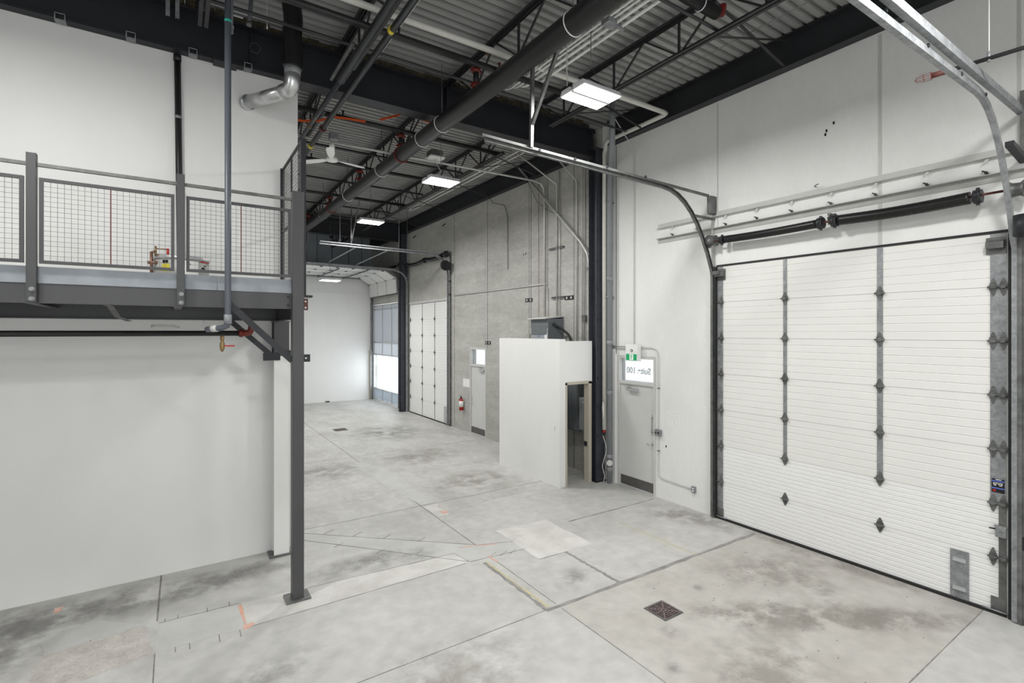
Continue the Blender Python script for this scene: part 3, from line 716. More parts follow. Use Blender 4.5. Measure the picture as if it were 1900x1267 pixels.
MB().box(XW-.014, XW-.002, 5.09, 5.20, .03, .19).build('corner_bracket', 'galvd', t)
MB().box(XW-.03, XW+.03, 1.60, 5.20, -.0, .035).build('bottom_seal', 'rubber', t)
MB().tube([(XW-.035, 1.58, .045), (XW-.035, 1.80, .045)], .009, 8).build('bottom_roller', 'galv', t)
MB().tube([(XW-.035, 5.02, .045), (XW-.035, 5.22, .045)], .009, 8).build('bottom_roller', 'galv', t)
MB().box(XW-.012, XW-.001, 1.56, 5.22, 4.295, 4.325).build('top_seal', 'rubber', t)
for a in (1.545, 5.20): MB().box(XW-.045, XW-.001, a, a+.035, 0, 4.295).build('side_seal', 'rubber', t)  # black strips give the seal plus the shadow gap beside the track
# step plate with lift handle
MB().box(XW-.012, XW-.002, 1.92, 2.09, .015, .60).build('step_plate', 'galv', t)
MB().box(XW-.034, XW-.012, 1.945, 2.065, .47, .482).box(XW-.02, XW-.012, 1.945, 2.065, .482, .51).build('lift_handle', 'alum', t)
MB().box(XW-.034, XW-.012, 1.945, 2.065, .135, .145).box(XW-.02, XW-.012, 1.945, 2.065, .145, .175).build('step', 'alum', t)
# slide bolt
MB().box(XW-.03, XW-.01, 1.60, 1.69, .88, .99).box(XW-.024, XW-.01, 1.59, 1.70, .99, 1.005).build('slide_bolt', 'galv', t)
MB().tube([(XW-.03, 1.69, .965), (XW-.05, 1.735, .965)], .009, 8).build('bolt_knob', 'dsteel', t)
# warning sticker
MB().box(XW+.02, XW+.045, 1.60, 5.20, .03, 4.29).build('insulation_core', 'panel_new', t)  # unseen backing added to stop daylight leaking between the sections
st = thing('warning_sticker', (XW-.011, 1.665, 1.3), 'small black sticker with blue bars and a red dot on the door edge', 'sticker')
sz = .105
MB().box(XW-.0135, XW-.0105, 1.615, 1.722, 1.265+sz, 1.42+sz).build('backing', 'black', st)
for z in (1.395, 1.315): MB().box(XW-.0145, XW-.013, 1.615, 1.722, z+sz-.007, z+sz+.007).build('stripe', 'blue', st)
lt_ = MB()
for y0, y1, z in ((1.63, 1.66, 1.370), (1.664, 1.69, 1.370), (1.694, 1.71, 1.370), (1.63, 1.65, 1.356), (1.655, 1.67, 1.356), (1.682, 1.71, 1.356), (1.635, 1.66, 1.343), (1.684, 1.705, 1.343), (1.64, 1.69, 1.409)):
    lt_.box(XW-.0145, XW-.013, y0, y1, z+sz, z+sz+.007)
lt_.build('lettering', 'white', st)
MB().tube([(XW-.0145, 1.70, 1.288+sz), (XW-.013, 1.70, 1.288+sz)], .013, 16).build('red_dot', 'bred', st)

TP = [(-.03, -.022), (.03, -.022), (.03, .022), (.022, .022), (.022, -.014), (-.022, -.014), (-.022, .022), (-.03, .022)]
def track(path, yv, side, label, parts=(), m='galv', name='door_track', group=None):
    t = thing(name, (path[0][0], yv, 0), label, 'door track', group)
    prof_ = [(a, b_*side) for a, b_ in TP]
    MB().sweep([(x, yv, z) for x, z in path], prof_, up=(0, 1, 0)).build('rail', m, t)
    return t
def curve(pA_, pB_, pC_, n=8):
    """rounded corner from A to C about B"""
    A, B, C_ = Vector(pA_), Vector(pB_), Vector(pC_)
    return [tuple((1-u)**2*A+2*(1-u)*u*B+u*u*C_) for u in [i/n for i in range(n+1)]]
# left-hand track of the big door (plane Y = 5.25)
yl = 5.25
pathL = [(7.625, .02), (7.625, 4.15)]+curve((7.6, 4.25), (7.12, 5.46), (6.35, 5.47))+[(3.10, 5.52)]
t = track(pathL, yl, -1, 'galvanised track left of the big door, leaning out and running overhead', m='galvd', group='tracks of the big overhead door')  # darker galvanised colour carries the shade on this left track
MB().box(7.66, 7.70, 5.24, 5.30, 0, 4.30).build('jamb_angle', 'galvd', t)
MB().box(7.66, 7.70, 5.275, 5.30, 4.3, 5.5).build('jamb_angle', 'frame', t)
MB().bar((3.10, 5.29, 5.565), (7.62, 5.29, 5.50), .05, .006, up=(0, 0, 1)).bar((3.10, 5.315, 5.59), (7.62, 5.315, 5.525), .006, .05).build('top_angle', 'galvd', t)  # top angle coloured darker to tone down glare from the lamp above
MB().box(7.54, 7.70, 5.22, 5.30, 5.20, 5.50).build('wall_bracket', 'galvd', t)
MB().bar((7.13, 5.27, 5.12), (7.69, 5.27, 5.12), .05, .03).build('strut', 'galvd', t)
MB().bar((7.58, 5.2, 4.18), (7.58, 5.10, 4.18), .06, .06).build('hinge_bracket', 'galvd', t)
for x in (3.9, 4.5, 5.1, 5.9): MB().tube([(x, 5.215, 5.535), (x, 5.20, 5.535)], .022, 6).build('bolt', 'dsteel', t)
# hanger of this track
t = thing('track_hanger', (3.83, 5.3, 5.6), 'galvanised V shaped hanger from joist to the left door track', 'hanger')
MB().bar((3.83, 5.30, 5.58), (3.86, 5.30, 6.99), .045, .04, up=(0, 1, 0)).build('strut', 'galvd', t)  # hanger struts darkened likewise against the lamp glare
MB().bar((3.84, 5.32, 5.85), (3.88, 4.55, 6.99), .045, .04, up=(1, 0, 0)).build('strut', 'galvd', t)
# right-hand track (plane Y = 1.52)
yr_ = 1.52
pathR = [(7.625, .02), (7.625, 4.10)]+curve((7.55, 4.2), (7.03, 5.50), (6.30, 5.47))+[(3.6, 5.41)]
t = track(pathR, yr_, 1, 'galvanised track right of the big door, rising to the top edge of view', group='tracks of the big overhead door')
MB().box(7.60, 7.70, 1.46, 1.50, 0, 4.30).build('jamb_angle', 'galvd', t)
MB().box(7.62, 7.70, 1.36, 1.46, 0, 4.25).build('jamb_angle', 'galvd', t)
MB().bar((3.6, 1.475, 5.50), (7.75-.1, 1.475, 5.55), .05, .006).bar((3.6, 1.45, 5.53), (7.65, 1.45, 5.58), .006, .075).build('top_angle', 'galv', t)
MB().box(7.56, 7.70, 1.40, 1.47, 5.10, 5.78).build('wall_bracket', 'galvd', t)
MB().bar((7.12, 1.46, 5.12), (7.69, 1.46, 5.05), .07, .05).build('strut', 'dsteel', t)
for x in (4.2, 5.0, 5.8, 6.5): MB().tube([(x, 1.49, 5.475), (x, 1.50, 5.475)], .018, 6).build('bolt', 'dsteel', t)
MB().box(7.60, 7.62, 1.34, 1.46, .82, .96).tube([(7.6, 1.44, .93), (7.57, 1.34, .91)], .01, 6).build('bolt_keeper', 'dsteel', t)

# torsion spring gear
def spring(mb, x, y0, y1, z, r, sag=.0):
    n = 40; pts = [(x, y0+(y1-y0)*i/n, z-sag*math.sin(PI*i/n)) for i in range(n+1)]
    mb.tube(pts, [r*(1+.02*(i % 2)) for i in range(n+1)], 18)
t = thing('torsion_spring_shaft', (7.5, 3.4, 4.7), 'black torsion spring shaft with two drums above the big door', 'door spring')
MB().tube([(7.5, 1.35, 4.72), (7.5, 5.30, 4.70)], .014, 10).build('shaft', 'redox', t)
s_ = MB(); spring(s_, 7.5, 1.86, 3.22, 4.705, .070, .018); s_.build('spring', 'spring', t)
s_ = MB(); spring(s_, 7.5, 3.50, 4.93, 4.705, .060, .012); s_.build('spring', 'spring', t)
for y0, r_ in ((1.76, .078), (3.24, .080), (3.42, .080), (4.95, .064)):
    c = MB(); c.tube([(7.5, y0, 4.705), (7.5, y0+.07, 4.705)], r_, 14)
    for k in range(4): c.bar((7.5, y0+.035, 4.705), (7.5+math.cos(k*PI/2)*(r_+.02), y0+.035, 4.705+math.sin(k*PI/2)*(r_+.02)), .03, .03)
    c.build('winding_cone', 'dsteel', t)
for y0, a, b_ in ((1.44, 1.42, 1.56), (5.16, 5.10, 5.24)):
    c = MB(); c.tube([(7.5, a, 4.71), (7.5, a+.03, 4.71), (7.5, b_-.05, 4.71), (7.5, b_, 4.71)], [.095, .07, .075, .11], 20); c.build('cable_drum', 'galvd', t)
for y0 in (1.36, 3.36, 5.27): MB().bar((7.5, y0, 4.72), (7.70, y0, 4.78), .012, .11).box(7.52, 7.70, y0-.02, y0+.02, 4.80, 4.83).build('bearing_plate', 'galvd', t)
MB().tube([(7.45, 1.40, 4.2), (7.45, 1.40, 4.42)], .10, 14).build('chain_wheel', 'dsteel', t)

# steel angles bolted on the wall above the door
def lintel(z, bolts_up, label, yend=6.48):
    t = thing('steel_angle', (XW, 4, z), label, 'angle bar', 'steel angles bolted above the big door')
    MB().box(XW-.008, XW, 1.2, yend, z-.045, z+.045).box(XW-.07, XW-.008, 1.2, yend, z-.045+(0 if not bolts_up else .082), z-.037+(0 if not bolts_up else .082)).build('bar', 'anglegrey' if bolts_up else 'frame', t)
    y = 1.75
    while y < yend:
        s_ = 1 if bolts_up else -1
        c = MB(); c.bar((XW-.03, y, z+s_*.045), (XW-.03, y+.02, z+s_*.085), .018, .03).bar((XW-.03, y+.02, z+s_*.085), (XW-.045, y+.05, z+s_*.10), .014, .014); c.build('anchor_clip', 'dsteel' if bolts_up else 'frame', t)
        y += .545
lintel(4.92, True, 'lower long steel angle with dark clips on the white wall')
lintel(5.20, False, 'upper long steel angle with pale clips on the white wall')
t = tag(MB().ring((XW-.04, 3.57, 5.29), (0, .3, 1), .04, .006, 0, PI).build('hook', 'dsteel'), 'small dark U hook above the upper steel angle', 'hook')

# small dark holes in the wall
for y, z in ((3.375, 6.13), (3.47, 6.05), (3.485, 6.0), (6.294, 1.015)):
    MB().box(XW-.003, XW+.005, y-.012, y+.012, z-.02, z+.02).build('hole', 'hole', wr)

# red caged sprinkler head on a drop pipe, top right
t = thing('caged_sprinkler', (7.4, 1.9, 6.3), 'black pipe with a red wire caged sprinkler head at top right', 'sprinkler')
A = Vector((6.62, 2.0, 5.93)); B_ = Vector((7.62, -.6, 6.0))
A = Vector((5.95, 1.78, 5.61)); B_ = Vector((6.35, .2, 5.70)); dn = (B_-A).normalized()
MB().tube([A+dn*.10, B_], .019, 10).build('pipe', 'bpipe', t)
MB().tube([A+dn*.02, A+dn*.12], .026, 10).build('fitting', 'redox', t)
c = MB(); u = dn.orthogonal().normalized(); v = dn.cross(u)
for k in range(4):
    e = (u*math.cos(k*PI/4)+v*math.sin(k*PI/4))*.034
    c.tube([A+e+dn*.03, A+e-dn*.04, A+e*.7-dn*.085, A-dn*.10, A-e*.7-dn*.085, A-e-dn*.04, A-e+dn*.03], .0022, 5)
c.ring(A+dn*.02, dn, .034, .0022); c.ring(A-dn*.035, dn, .034, .0022); c.build('wire_cage', 'wred', t)
MB().tube([A+dn*.42, A+dn*.42+Vector((0, 0, 1.95))], .005, 6).build('hanger_rod', 'white', t)
MB().tube([A+dn*.42-Vector((0, 0, .03)), A+dn*.42+Vector((0, 0, .06))], .014, 8).build('clevis', 'galv', t)

# ================================================================== MAN DOORS
def man_door(num, y0, y1, label, hinge_low, closer_y, pull):
    t = thing('door_%d' % num, (XW, (y0+y1)/2, 0), label, 'door'); t['kind'] = 'structure'
    fr = MB()
    fr.box(XW-.012, XW+.16, y0, y0+.05, 0, 2.70); fr.box(XW-.012, XW+.16, y1-.05, y1, 0, 2.70)
    fr.box(XW-.012, XW+.16, y0+.05, y1-.05, 2.64, 2.70); fr.box(XW-.012, XW+.16, y0+.05, y1-.05, 2.115, 2.175)
    fr.build('frame', 'frame', t)
    MB().box(XW+.02, XW+.065, y0+.055, y1-.055, .012, 2.11).build('leaf', 'doorpaint', t)
    MB().box(XW+.015, XW+.02, y0+.065, y1-.065, .03, .22).build('kick_plate', 'kick', t)
    MB().box(XW-.01, XW+.15, y0+.05, y1-.05, 0, .012).build('threshold', 'alum', t)
    MB().box(XW+.07, XW+.08, y0+.05, y1-.05, 2.175, 2.64).build('transom_pane', 'transom', t)
    MB().box(XW-.045, XW+.02, closer_y-.13, closer_y+.13, 1.98, 2.04).bar((XW-.035, closer_y-.1, 2.06), (XW-.055, closer_y+.16, 2.08), .02, .012).box(XW-.05, XW-.012, closer_y+.1, closer_y+.2, 2.07, 2.1).build('door_closer', 'alum', t)
    hy = y0+.10 if hinge_low else y1-.10
    MB().tube([(XW+.02, hy, .98), (XW-.03, hy, .98), (XW-.035, hy+(.09 if hinge_low else -.09), .98)], .011, 8).tube([(XW+.01, hy, .98), (XW+.02, hy, .98)], .03, 14).build('lever_handle', 'alum', t)
    if pull:
        MB().tube([(XW+.02, hy-.02, 1.22), (XW-.03, hy-.02, 1.22), (XW-.03, hy-.02, 1.5), (XW+.02, hy-.02, 1.5)], .011, 8).build('pull_handle', 'alum', t)
        MB().box(XW+.013, XW+.02, hy-.06, hy+.02, 1.16, 1.56).build('pull_plate', 'alum', t)
    else:
        MB().box(XW+.012, XW+.02, hy-.03, hy+.03, 1.05, 1.14).build('lock_plate', 'alum', t)
    return t
md = man_door(2, 6.54, 7.54, 'grey steel exit door with bright transom beside the drain pipe', True, 7.12, True)
man_door(3, 12.96, 13.95, 'narrow looking grey door with bright transom in the concrete wall', False, 13.2, False)
# mirrored lettering on the outside of the transom
cu = bpy.data.curves.new('lettering', 'FONT'); cu.body = 'Suite 100'; cu.size = .17; cu.extrude = .0008; cu.offset = .005; cu.align_x = 'CENTER'
to = bpy.data.objects.new('lettering_text', cu); COL.objects.link(to)
dg = bpy.context.evaluated_depsgraph_get(); me = bpy.data.meshes.new_from_object(to.evaluated_get(dg)); bpy.data.objects.remove(to)
# read from outside (facing +X): text x runs toward +Y seen from outside
me.transform(Matrix(((0, 0, 1, 0), (1, 0, 0, 0), (0, 1, 0, 0), (0, 0, 0, 1))))
me.transform(Matrix.Translation((.064, .0, 2.34)))
lt = bpy.data.objects.new('lettering', me); COL.objects.link(lt); me.materials.append(M['lettering']); lt.parent = md
# pilaster trim, closed blocking beside the door
MB().box(XW-.02, XW+.02, 7.60, 7.99, 0, 2.86).build('pilaster', 'wall', wr)

# exit sign
ex = thing('exit_sign', (7.58, 7.04, 2.77), 'green running man exit sign in a white box over the grey door', 'sign')
X0 = 7.56
MB().box(X0, X0+.11, 6.885, 7.195, 2.745, 2.935).build('battery_box', 'white', ex)
MB().box(X0, X0+.11, 6.885, 7.195, 2.60, 2.745).build('frame', 'white', ex)
MB().box(X0-.004, X0, 6.90, 7.18, 2.615, 2.74).build('green_panel', 'green', ex)
MB().box(X0-.006, X0-.004, 6.985, 7.085, 2.622, 2.733).build('doorway_panel', 'signwhite', ex)
xr = X0-.008
def lb(mb, a, b_, w_): mb.bar((xr, a[0], a[1]), (xr, b_[0], b_[1]), w_, .002, up=(1, 0, 0))
rm = MB(); cy, cz = 7.035, 2.68
rm.tube([(xr-.001, cy-.004, cz+.038), (xr+.001, cy-.004, cz+.038)], .009, 12)
lb(rm, (cy-.002, cz+.028), (cy+.006, cz-.004), .014)
lb(rm, (cy-.002, cz+.024), (cy-.024, cz+.016), .006); lb(rm, (cy-.024, cz+.016), (cy-.028, cz+.03), .005)
lb(rm, (cy, cz+.024), (cy+.022, cz+.02), .006); lb(rm, (cy+.022, cz+.02), (cy+.028, cz+.002), .005)
lb(rm, (cy+.006, cz-.004), (cy-.012, cz-.018), .008); lb(rm, (cy-.012, cz-.018), (cy-.008, cz-.044), .007)
lb(rm, (cy+.006, cz-.004), (cy+.014, cz-.026), .008); lb(rm, (cy+.014, cz-.026), (cy+.034, cz-.034), .007)
rm.build('running_figure', 'green', ex)
MB().tube([(X0-.012, 7.03, 2.81), (X0, 7.03, 2.81)], .028, 18).build('lamp_head', 'galvd', ex)
MB().tube([(X0-.015, 7.03, 2.81), (X0-.011, 7.03, 2.81)], .014, 14).build('lamp_lens', 'white', ex)
MB().box(X0-.003, X0, 6.935, 6.945, 2.775, 2.785).build('indicator', 'bred', ex)

rodpipe('conduit', [(6.9, 6.95, 7.40), (7.62, 7.07, 6.90), (7.68, 7.075, 6.82), (7.68, 7.075, 2.94)], .009, 'frame', 'thin straight conduit dropping to the exit sign')
t = thing('conduit', (7.68, 6.46, .4), 'thin painted conduit looping from exit sign past the switch to the outlet', 'conduit')
MB().tube([(7.67, 6.88, 2.87), (7.68, 6.62, 2.87)]+[(7.68, p[1], p[2]) for p in [(0, 6.52, 2.84), (0, 6.475, 2.77), (0, 6.465, 2.68)]]+[(7.68, 6.465, .52), (7.68, 6.45, .44), (7.68, 6.39, .395), (7.68, 6.30, .385), (7.68, 5.72, .37)], .009, 8).build('pipe', 'frame', t)
for z in (2.1, .9): MB().box(7.672, 7.70, 6.44, 6.49, z-.008, z+.008).build('strap', 'galvd', t)
o = MB().tube([(7.67, 7.18, 2.85), (7.67, 7.70, 2.85)], .012, 8).tube([(7.67, 7.18, 2.89), (7.67, 7.70, 2.89)], .012, 8).build('conduit', 'frame'); tag(o, 'short pair of conduits between drain pipe and exit sign', 'conduit')
t = thing('switch_box', (7.66, 6.46, 1.24), 'small metal switch box beside the grey door', 'switch')
MB().box(7.64, 7.70, 6.39, 6.53, 1.19, 1.31).build('box', 'galv', t, bevel=.004)
MB().tube([(7.632, 6.43, 1.25), (7.64, 6.43, 1.25)], .02, 14).tube([(7.632, 6.49, 1.25), (7.64, 6.49, 1.25)], .015, 14).build('button', 'black', t)
t = thing('outlet_box', (7.67, 5.66, .37), 'metal outlet box low on the white wall', 'outlet')
MB().box(7.65, 7.70, 5.63, 5.70, .31, .42).build('box', 'galv', t, bevel=.003)
MB().box(7.647, 7.65, 5.65, 5.68, .375, .40).box(7.647, 7.65, 5.65, 5.68, .33, .355).build('socket', 'white', t)
t = thing('evacuation_plan', (XW-.002, 6.09, 1.55), 'pale sheet with a floor plan taped on the white wall', 'notice')
MB().box(XW-.003, XW-.0005, 5.91, 6.27, 1.41, 1.70).build('sheet', 'paper', t)
pl = MB()
for (a, b_, c_, d_) in ((5.95, 5.952, 1.45, 1.66), (6.22, 6.222, 1.52, 1.66), (5.95, 6.22, 1.66, 1.662), (5.95, 6.1, 1.45, 1.452), (6.1, 6.102, 1.45, 1.56), (6.0, 6.22, 1.56, 1.562), (6.15, 6.152, 1.56, 1.66), (6.02, 6.022, 1.5, 1.56), (6.0, 6.08, 1.61, 1.612)):
    pl.box(XW-.0042, XW-.003, a, b_, c_, d_)
pl.build('plan_lines', 'ink', t)

# drain stack with cleanout
t = thing('drain_stack', (7.57, 7.68, 0), 'grey drain stack with a round cleanout cap beside the grey door', 'pipe')
MB().tube([(7.57, 7.66, 0), (7.57, 7.66, 6.62), (7.55, 7.60, 6.70), (6.95, 6.96, 6.78), (6.90, 6.91, 6.84), (6.90, 6.91, 7.60)], .056, 18).build('pipe', 'pvc', t)
for z in (.30, .56, 1.9, 2.95, 4.3): MB().tube([(7.57, 7.66, z-.05), (7.57, 7.66, z+.05)], .064, 18).build('coupling', 'pvc', t)
MB().tube([(7.57, 7.66, .45), (7.50, 7.585, .45)], .055, 16).build('cleanout_branch', 'pvc', t)
MB().tube([(7.505, 7.59, .45), (7.485, 7.57, .45)], .062, 18).build('cleanout_cap', 'frame', t)
for z in (3.9, 5.9): MB().box(7.44, 7.70, 7.64, 7.66, z, z+.03).build('strap', 'galv', t)
rodpipe('loose_cable', [(7.46, 7.74, 1.0), (7.50, 7.72, .85), (7.53, 7.70, .7), (7.47, 7.72, .5), (7.44, 7.74, .36), (7.47, 7.70, .15), (7.45, 7.72, .01)], .008, 'frame', 'loose pale cable trailing down beside the drain stack', 'cable')
rodpipe('rag_bundle', [(7.42, 7.70, 1.72), (7.41, 7.68, 1.6), (7.43, 7.70, 1.45), (7.41, 7.69, 1.36)], [.012, .028, .02, .008], 'cream', 'small white rag tied on the cream pipe', 'rag')

# ================================================================== ELECTRICAL ENCLOSURE
t = thing('partition_wall', (6.9, 9, 0), 'white open topped partition enclosure with a beige framed doorway', 'partition')
MB().box(6.475, 6.60, 8.08, 10.27, 0, 3.035).build('side_panel', 'wall', t)
fr = MB().box(6.475, 6.625, 7.97, 8.08, 0, 3.035).box(6.625, 7.36, 7.97, 8.08, 2.13, 2.99)
fr.build('front_panel', 'wall', t)
MB().box(6.60, 7.70, 10.17, 10.27, 0, 3.0).build('rear_panel', 'wall', t)
MB().box(6.625, 6.665, 7.955, 8.10, 0, 2.13).box(7.25, 7.335, 7.955, 8.10, 0, 2.13).box(6.625, 7.335, 7.955, 8.10, 2.09, 2.15).build('door_frame', 'beige', t)
MB().box(7.235, 7.25, 8.0, 8.08, .75, .85).build('strike_plate', 'dsteel', t)
for (y, z, s_) in ((8.13, 1.19, .02), (8.11, 1.23, .012), (8.14, 1.15, .01)): MB().box(6.471, 6.476, y-s_/2, y+s_/2, z-s_/2, z+s_/2).build('chip', 'galvd', t)
t = thing('electrical_panel', (7.6, 8.4, 1.0), 'grey electrical panel with a white tag inside the enclosure doorway', 'electrical panel', 'panels inside the enclosure')
MB().box(7.46, 7.70, 8.13, 8.50, 1.0, 1.72).build('cabinet', 'slate2', t, bevel=.004)
MB().box(7.45, 7.46, 8.14, 8.48, 1.03, 1.70).build('cover', 'slate2', t)
MB().box(7.445, 7.45, 8.18, 8.29, 1.32, 1.47).build('label', 'paper', t)
MB().box(7.445, 7.45, 8.17, 8.23, 1.47, 1.52).build('seal_tag', 'bred', t)
MB().box(7.445, 7.45, 8.28, 8.38, 1.62, 1.635).build('name_strip', 'paper', t)
t = thing('electrical_panel', (7.6, 8.8, .95), 'taller darker electrical cabinet deeper inside the enclosure', 'electrical panel', 'panels inside the enclosure')
MB().box(7.46, 7.70, 8.54, 9.0, .95, 2.6).build('cabinet', 'slate', t, bevel=.004)
MB().box(7.45, 7.46, 8.56, 8.98, .98, 2.57).build('cover', 'slate', t)
t = thing('transformer', (7.45, 9.7, 2.6), 'grey louvred transformer cabinet standing above the white enclosure', 'transformer')
MB().box(7.24, 7.70, 9.34, 10.02, 2.62, 3.50).build('cabinet', 'slate', t, bevel=.004)
MB().box(7.225, 7.24, 9.34, 10.02, 2.62, 3.28).build('front_cover', 'slate2', t)
MB().prism([(7.16, 9.32, 3.49), (7.70, 9.32, 3.545), (7.70, 9.32, 3.57), (7.16, 9.32, 3.515)], (0, .74, 0)).build('hood', 'frame', t)
MB().box(7.216, 7.226, 9.38, 9.98, 3.12, 3.30).build('louvre', 'slate', t)
MB().box(7.222, 7.226, 9.36, 9.46, 2.98, 3.14).build('label', 'paper', t)
MB().box(7.218, 7.226, 9.66, 9.71, 3.07, 3.10).build('emblem', 'blue', t)
rodpipe('flexible_conduit', [(7.36, 9.30, 3.38), (7.44, 9.27, 3.32), (7.55, 9.18, 3.24), (7.62, 9.05, 3.12), (7.64, 8.95, 2.9), (7.64, 8.88, 2.65)], [.036, .034, .028, .028, .028, .028], 'bpipe', 'thick black flexible conduit arching off the transformer', 'cable')
t = thing('disconnect_switch', (7.3, 10.35, 3.1), 'tiny dark connector with a wire loop left of the transformer', 'electrical box')
MB().box(7.60, 7.70, 10.05, 10.16, 2.98, 3.22).build('box', 'dsteel', t)
MB().tube([(7.62, 10.16, 3.18), (7.62, 10.28, 3.34), (7.62, 10.42, 3.34), (7.62, 10.55, 3.2), (7.62, 10.60, 3.0)], .006, 6).build('wire', 'dsteel', t)
def wallrun(y, z0, z1, r, label, m='cond', top=None):
    p = [(7.665, y, z0), (7.665, y, z1)]
    if top: p += [(7.64, y, z1+.06), (top[0], top[1], top[2])]
    return rodpipe('conduit', p, r, m, label, group='vertical conduits on the concrete wall')
wallrun(9.55, 3.55, 6.72, .018, 'vertical conduit rising off the transformer', top=(6.6, 9.9, 7.5))
wallrun(9.44, 3.55, 7.08, .013, 'thin conduit just right of the one rising off the transformer')
wallrun(8.81, 2.2, 6.62, .016, 'vertical conduit at the middle of the concrete strip beside the column', top=(6.9, 9.1, 7.5))
wallrun(8.62, 2.6, 6.9, .012, 'left one of two close conduits nearest the column', top=(7.2, 8.75, 7.5))
wallrun(8.55, 2.6, 6.9, .014, 'right one of two close conduits nearest the column', top=(7.25, 8.65, 7.5))
wallrun(9.92, 3.0, 4.30, .014, 'short bent conduit left of the transformer conduits')
wallrun(10.28, 3.0, 7.1, .005, 'thin dangling wire left of the transformer', m='redox')
wallrun(10.70, 3.0, 7.1, .004, 'thin straight wire on the seam left of the transformer', m='galvd')
rodpipe('conduit', [(7.55, 11.0, 7.55), (7.60, 9.75, 6.31), (7.62, 8.60, 5.20), (7.63, 8.42, 4.95), (7.64, 8.36, 4.70), (7.66, 8.355, 4.5), (7.66, 8.355, 2.5)], .032, 'cond', 'thick diagonal conduit sloping down the concrete wall beside the column')
rodpipe('conduit', [(7.66, 8.29, 2.6), (7.66, 8.29, 4.6), (7.65, 8.33, 4.85), (7.63, 8.5, 5.1)], .016, 'cond', 'conduit clipped next to the foot of the diagonal one')
rodpipe('conduit', [(7.67, 15.0, 4.40), (7.67, 9.98, 4.385)], .016, 'cond', 'horizontal conduit along the concrete wall above the door height')
for a, b_, z, s_ in ((9.85, 9.28, 5.22, 'upper strut across the transformer conduits'), (9.75, 9.28, 4.02, 'lower strut across the transformer conduits'), (8.45, 8.15, 4.60, 'strut beside the column at the foot of the diagonal conduit')):
    tag(MB().box(7.66, 7.70, b_, a, z-.02, z+.02).box(7.64, 7.66, b_, a, z+.012, z+.02).box(7.64, 7.66, b_, a, z-.02, z-.012).build('conduit_strut', 'galvd'), 'short galvanised '+s_, 'strut', 'conduit struts on the concrete wall')
tag(MB().box(7.64, 7.70, 8.50, 8.62, 3.42, 3.56).build('junction_box', 'galvd'), 'small galvanised box on the close conduits nearest the column', 'electrical box')
def cast_plate(y, z, label, w_=.16, h=.10):
    t = thing('cast_in_plate', (7.69, y, z), label, 'plate', 'cast in plates on the concrete wall')
    MB().box(7.69, 7.70, y-w_, y+w_, z-h/2, z+h/2).build('plate', 'dsteel', t)
    for s_ in (-.5, .5): MB().tube([(7.684, y+s_*w_, z), (7.69, y+s_*w_, z)], .028, 12).build('disc', 'frame', t)
cast_plate(9.12, 3.99, 'dark plate with two pale discs above the black flexible conduit')
cast_plate(10.75, 4.02, 'dark plate with two pale discs left of the transformer')
cast_plate(12.85, 2.86, 'dark plate with two pale discs above the far grey door')
cast_plate(10.98, 5.26, 'narrow dark slot plate highest on the concrete wall', .10, .05)
rodpipe('hanging_wire', [(7.45, 12.6, 7.3), (7.66, 12.5, 6.95), (7.68, 11.9, 6.75), (7.68, 11.75, 6.4), (7.68, 11.74, 5.1), (7.66, 11.70, 4.93)], .007, 'dsteel', 'dark wire dangling in a hook on the concrete wall', 'wire')
rodpipe('hanging_wire', [(7.2, 10.4, 7.3), (7.64, 10.3, 6.5), (7.66, 9.9, 6.2), (7.6, 9.3, 5.95)], .005, 'dsteel', 'thin slack wire behind the diagonal conduit', 'wire')

# ================================================================== FAR WALL ITEMS
t = thing('fire_extinguisher', (7.62, 14.38, .66), 'red and white fire extinguisher on the concrete wall by the far door', 'fire extinguisher')
MB().tube([(7.61, 14.38, .66), (7.61, 14.38, .98), (7.61, 14.38, 1.03)], [.07, .07, .03], 18).build('cylinder', 'bred', t)
MB().tube([(7.61, 14.38, .77), (7.61, 14.38, .96)], .073, 18).build('label_wrap', 'white', t)
MB().tube([(7.61, 14.38, 1.03), (7.61, 14.38, 1.08)], .025, 10).bar((7.60, 14.34, 1.09), (7.60, 14.44, 1.12), .02, .02).build('valve', 'dsteel', t)
MB().tube([(7.61, 14.42, 1.06), (7.60, 14.50, 1.0), (7.60, 14.49, .8)], .011, 8).build('hose', 'black', t)
tag(MB().box(XW-.003, XW-.0005, 13.99, 14.42, 1.42, 1.68).build('notice_sheet', 'paper'), 'blank white notice sheet beside the far grey door', 'notice')

# second overhead door
t = thing('door_4', (XW, 17.1, 0), 'smaller looking closed white overhead door in the concrete wall', 'overhead door'); t['kind'] = 'structure'
for k in range(7): section(XW, 15.45, 18.88, .03+.605*k, .03+.605*(k+1), 6, 'panel_new', t)
MB().box(XW+.02, XW+.045, 15.45, 18.88, .03, 4.26).build('insulation_core', 'panel_new', t)  # added backing, blocks sky light at the section gaps
for yc in (16.57, 17.67): MB().box(XW-.008, XW+.001, yc-.012, yc+.012, .05, 4.26).build('stile', 'galvd', t)
for k in range(1, 7):
    for yc in (16.57, 17.67, 15.52, 18.82):
        h_ = MB(); hinge(h_, XW-.008, yc, .03+.605*k, .05, .09); h_.build('hinge', 'galvd', t)
MB().box(XW-.012, XW-.002, 15.62, 15.82, .02, .60).build('step_plate', 'alum', t)
MB().box(XW-.03, XW+.02, 15.42, 18.9, 0, .03).build('bottom_seal', 'rubber', t)
MB().box(XW-.012, XW+.001, 15.3, 18.95, 4.27, 4.36).build('head_trim', 'frame', t)
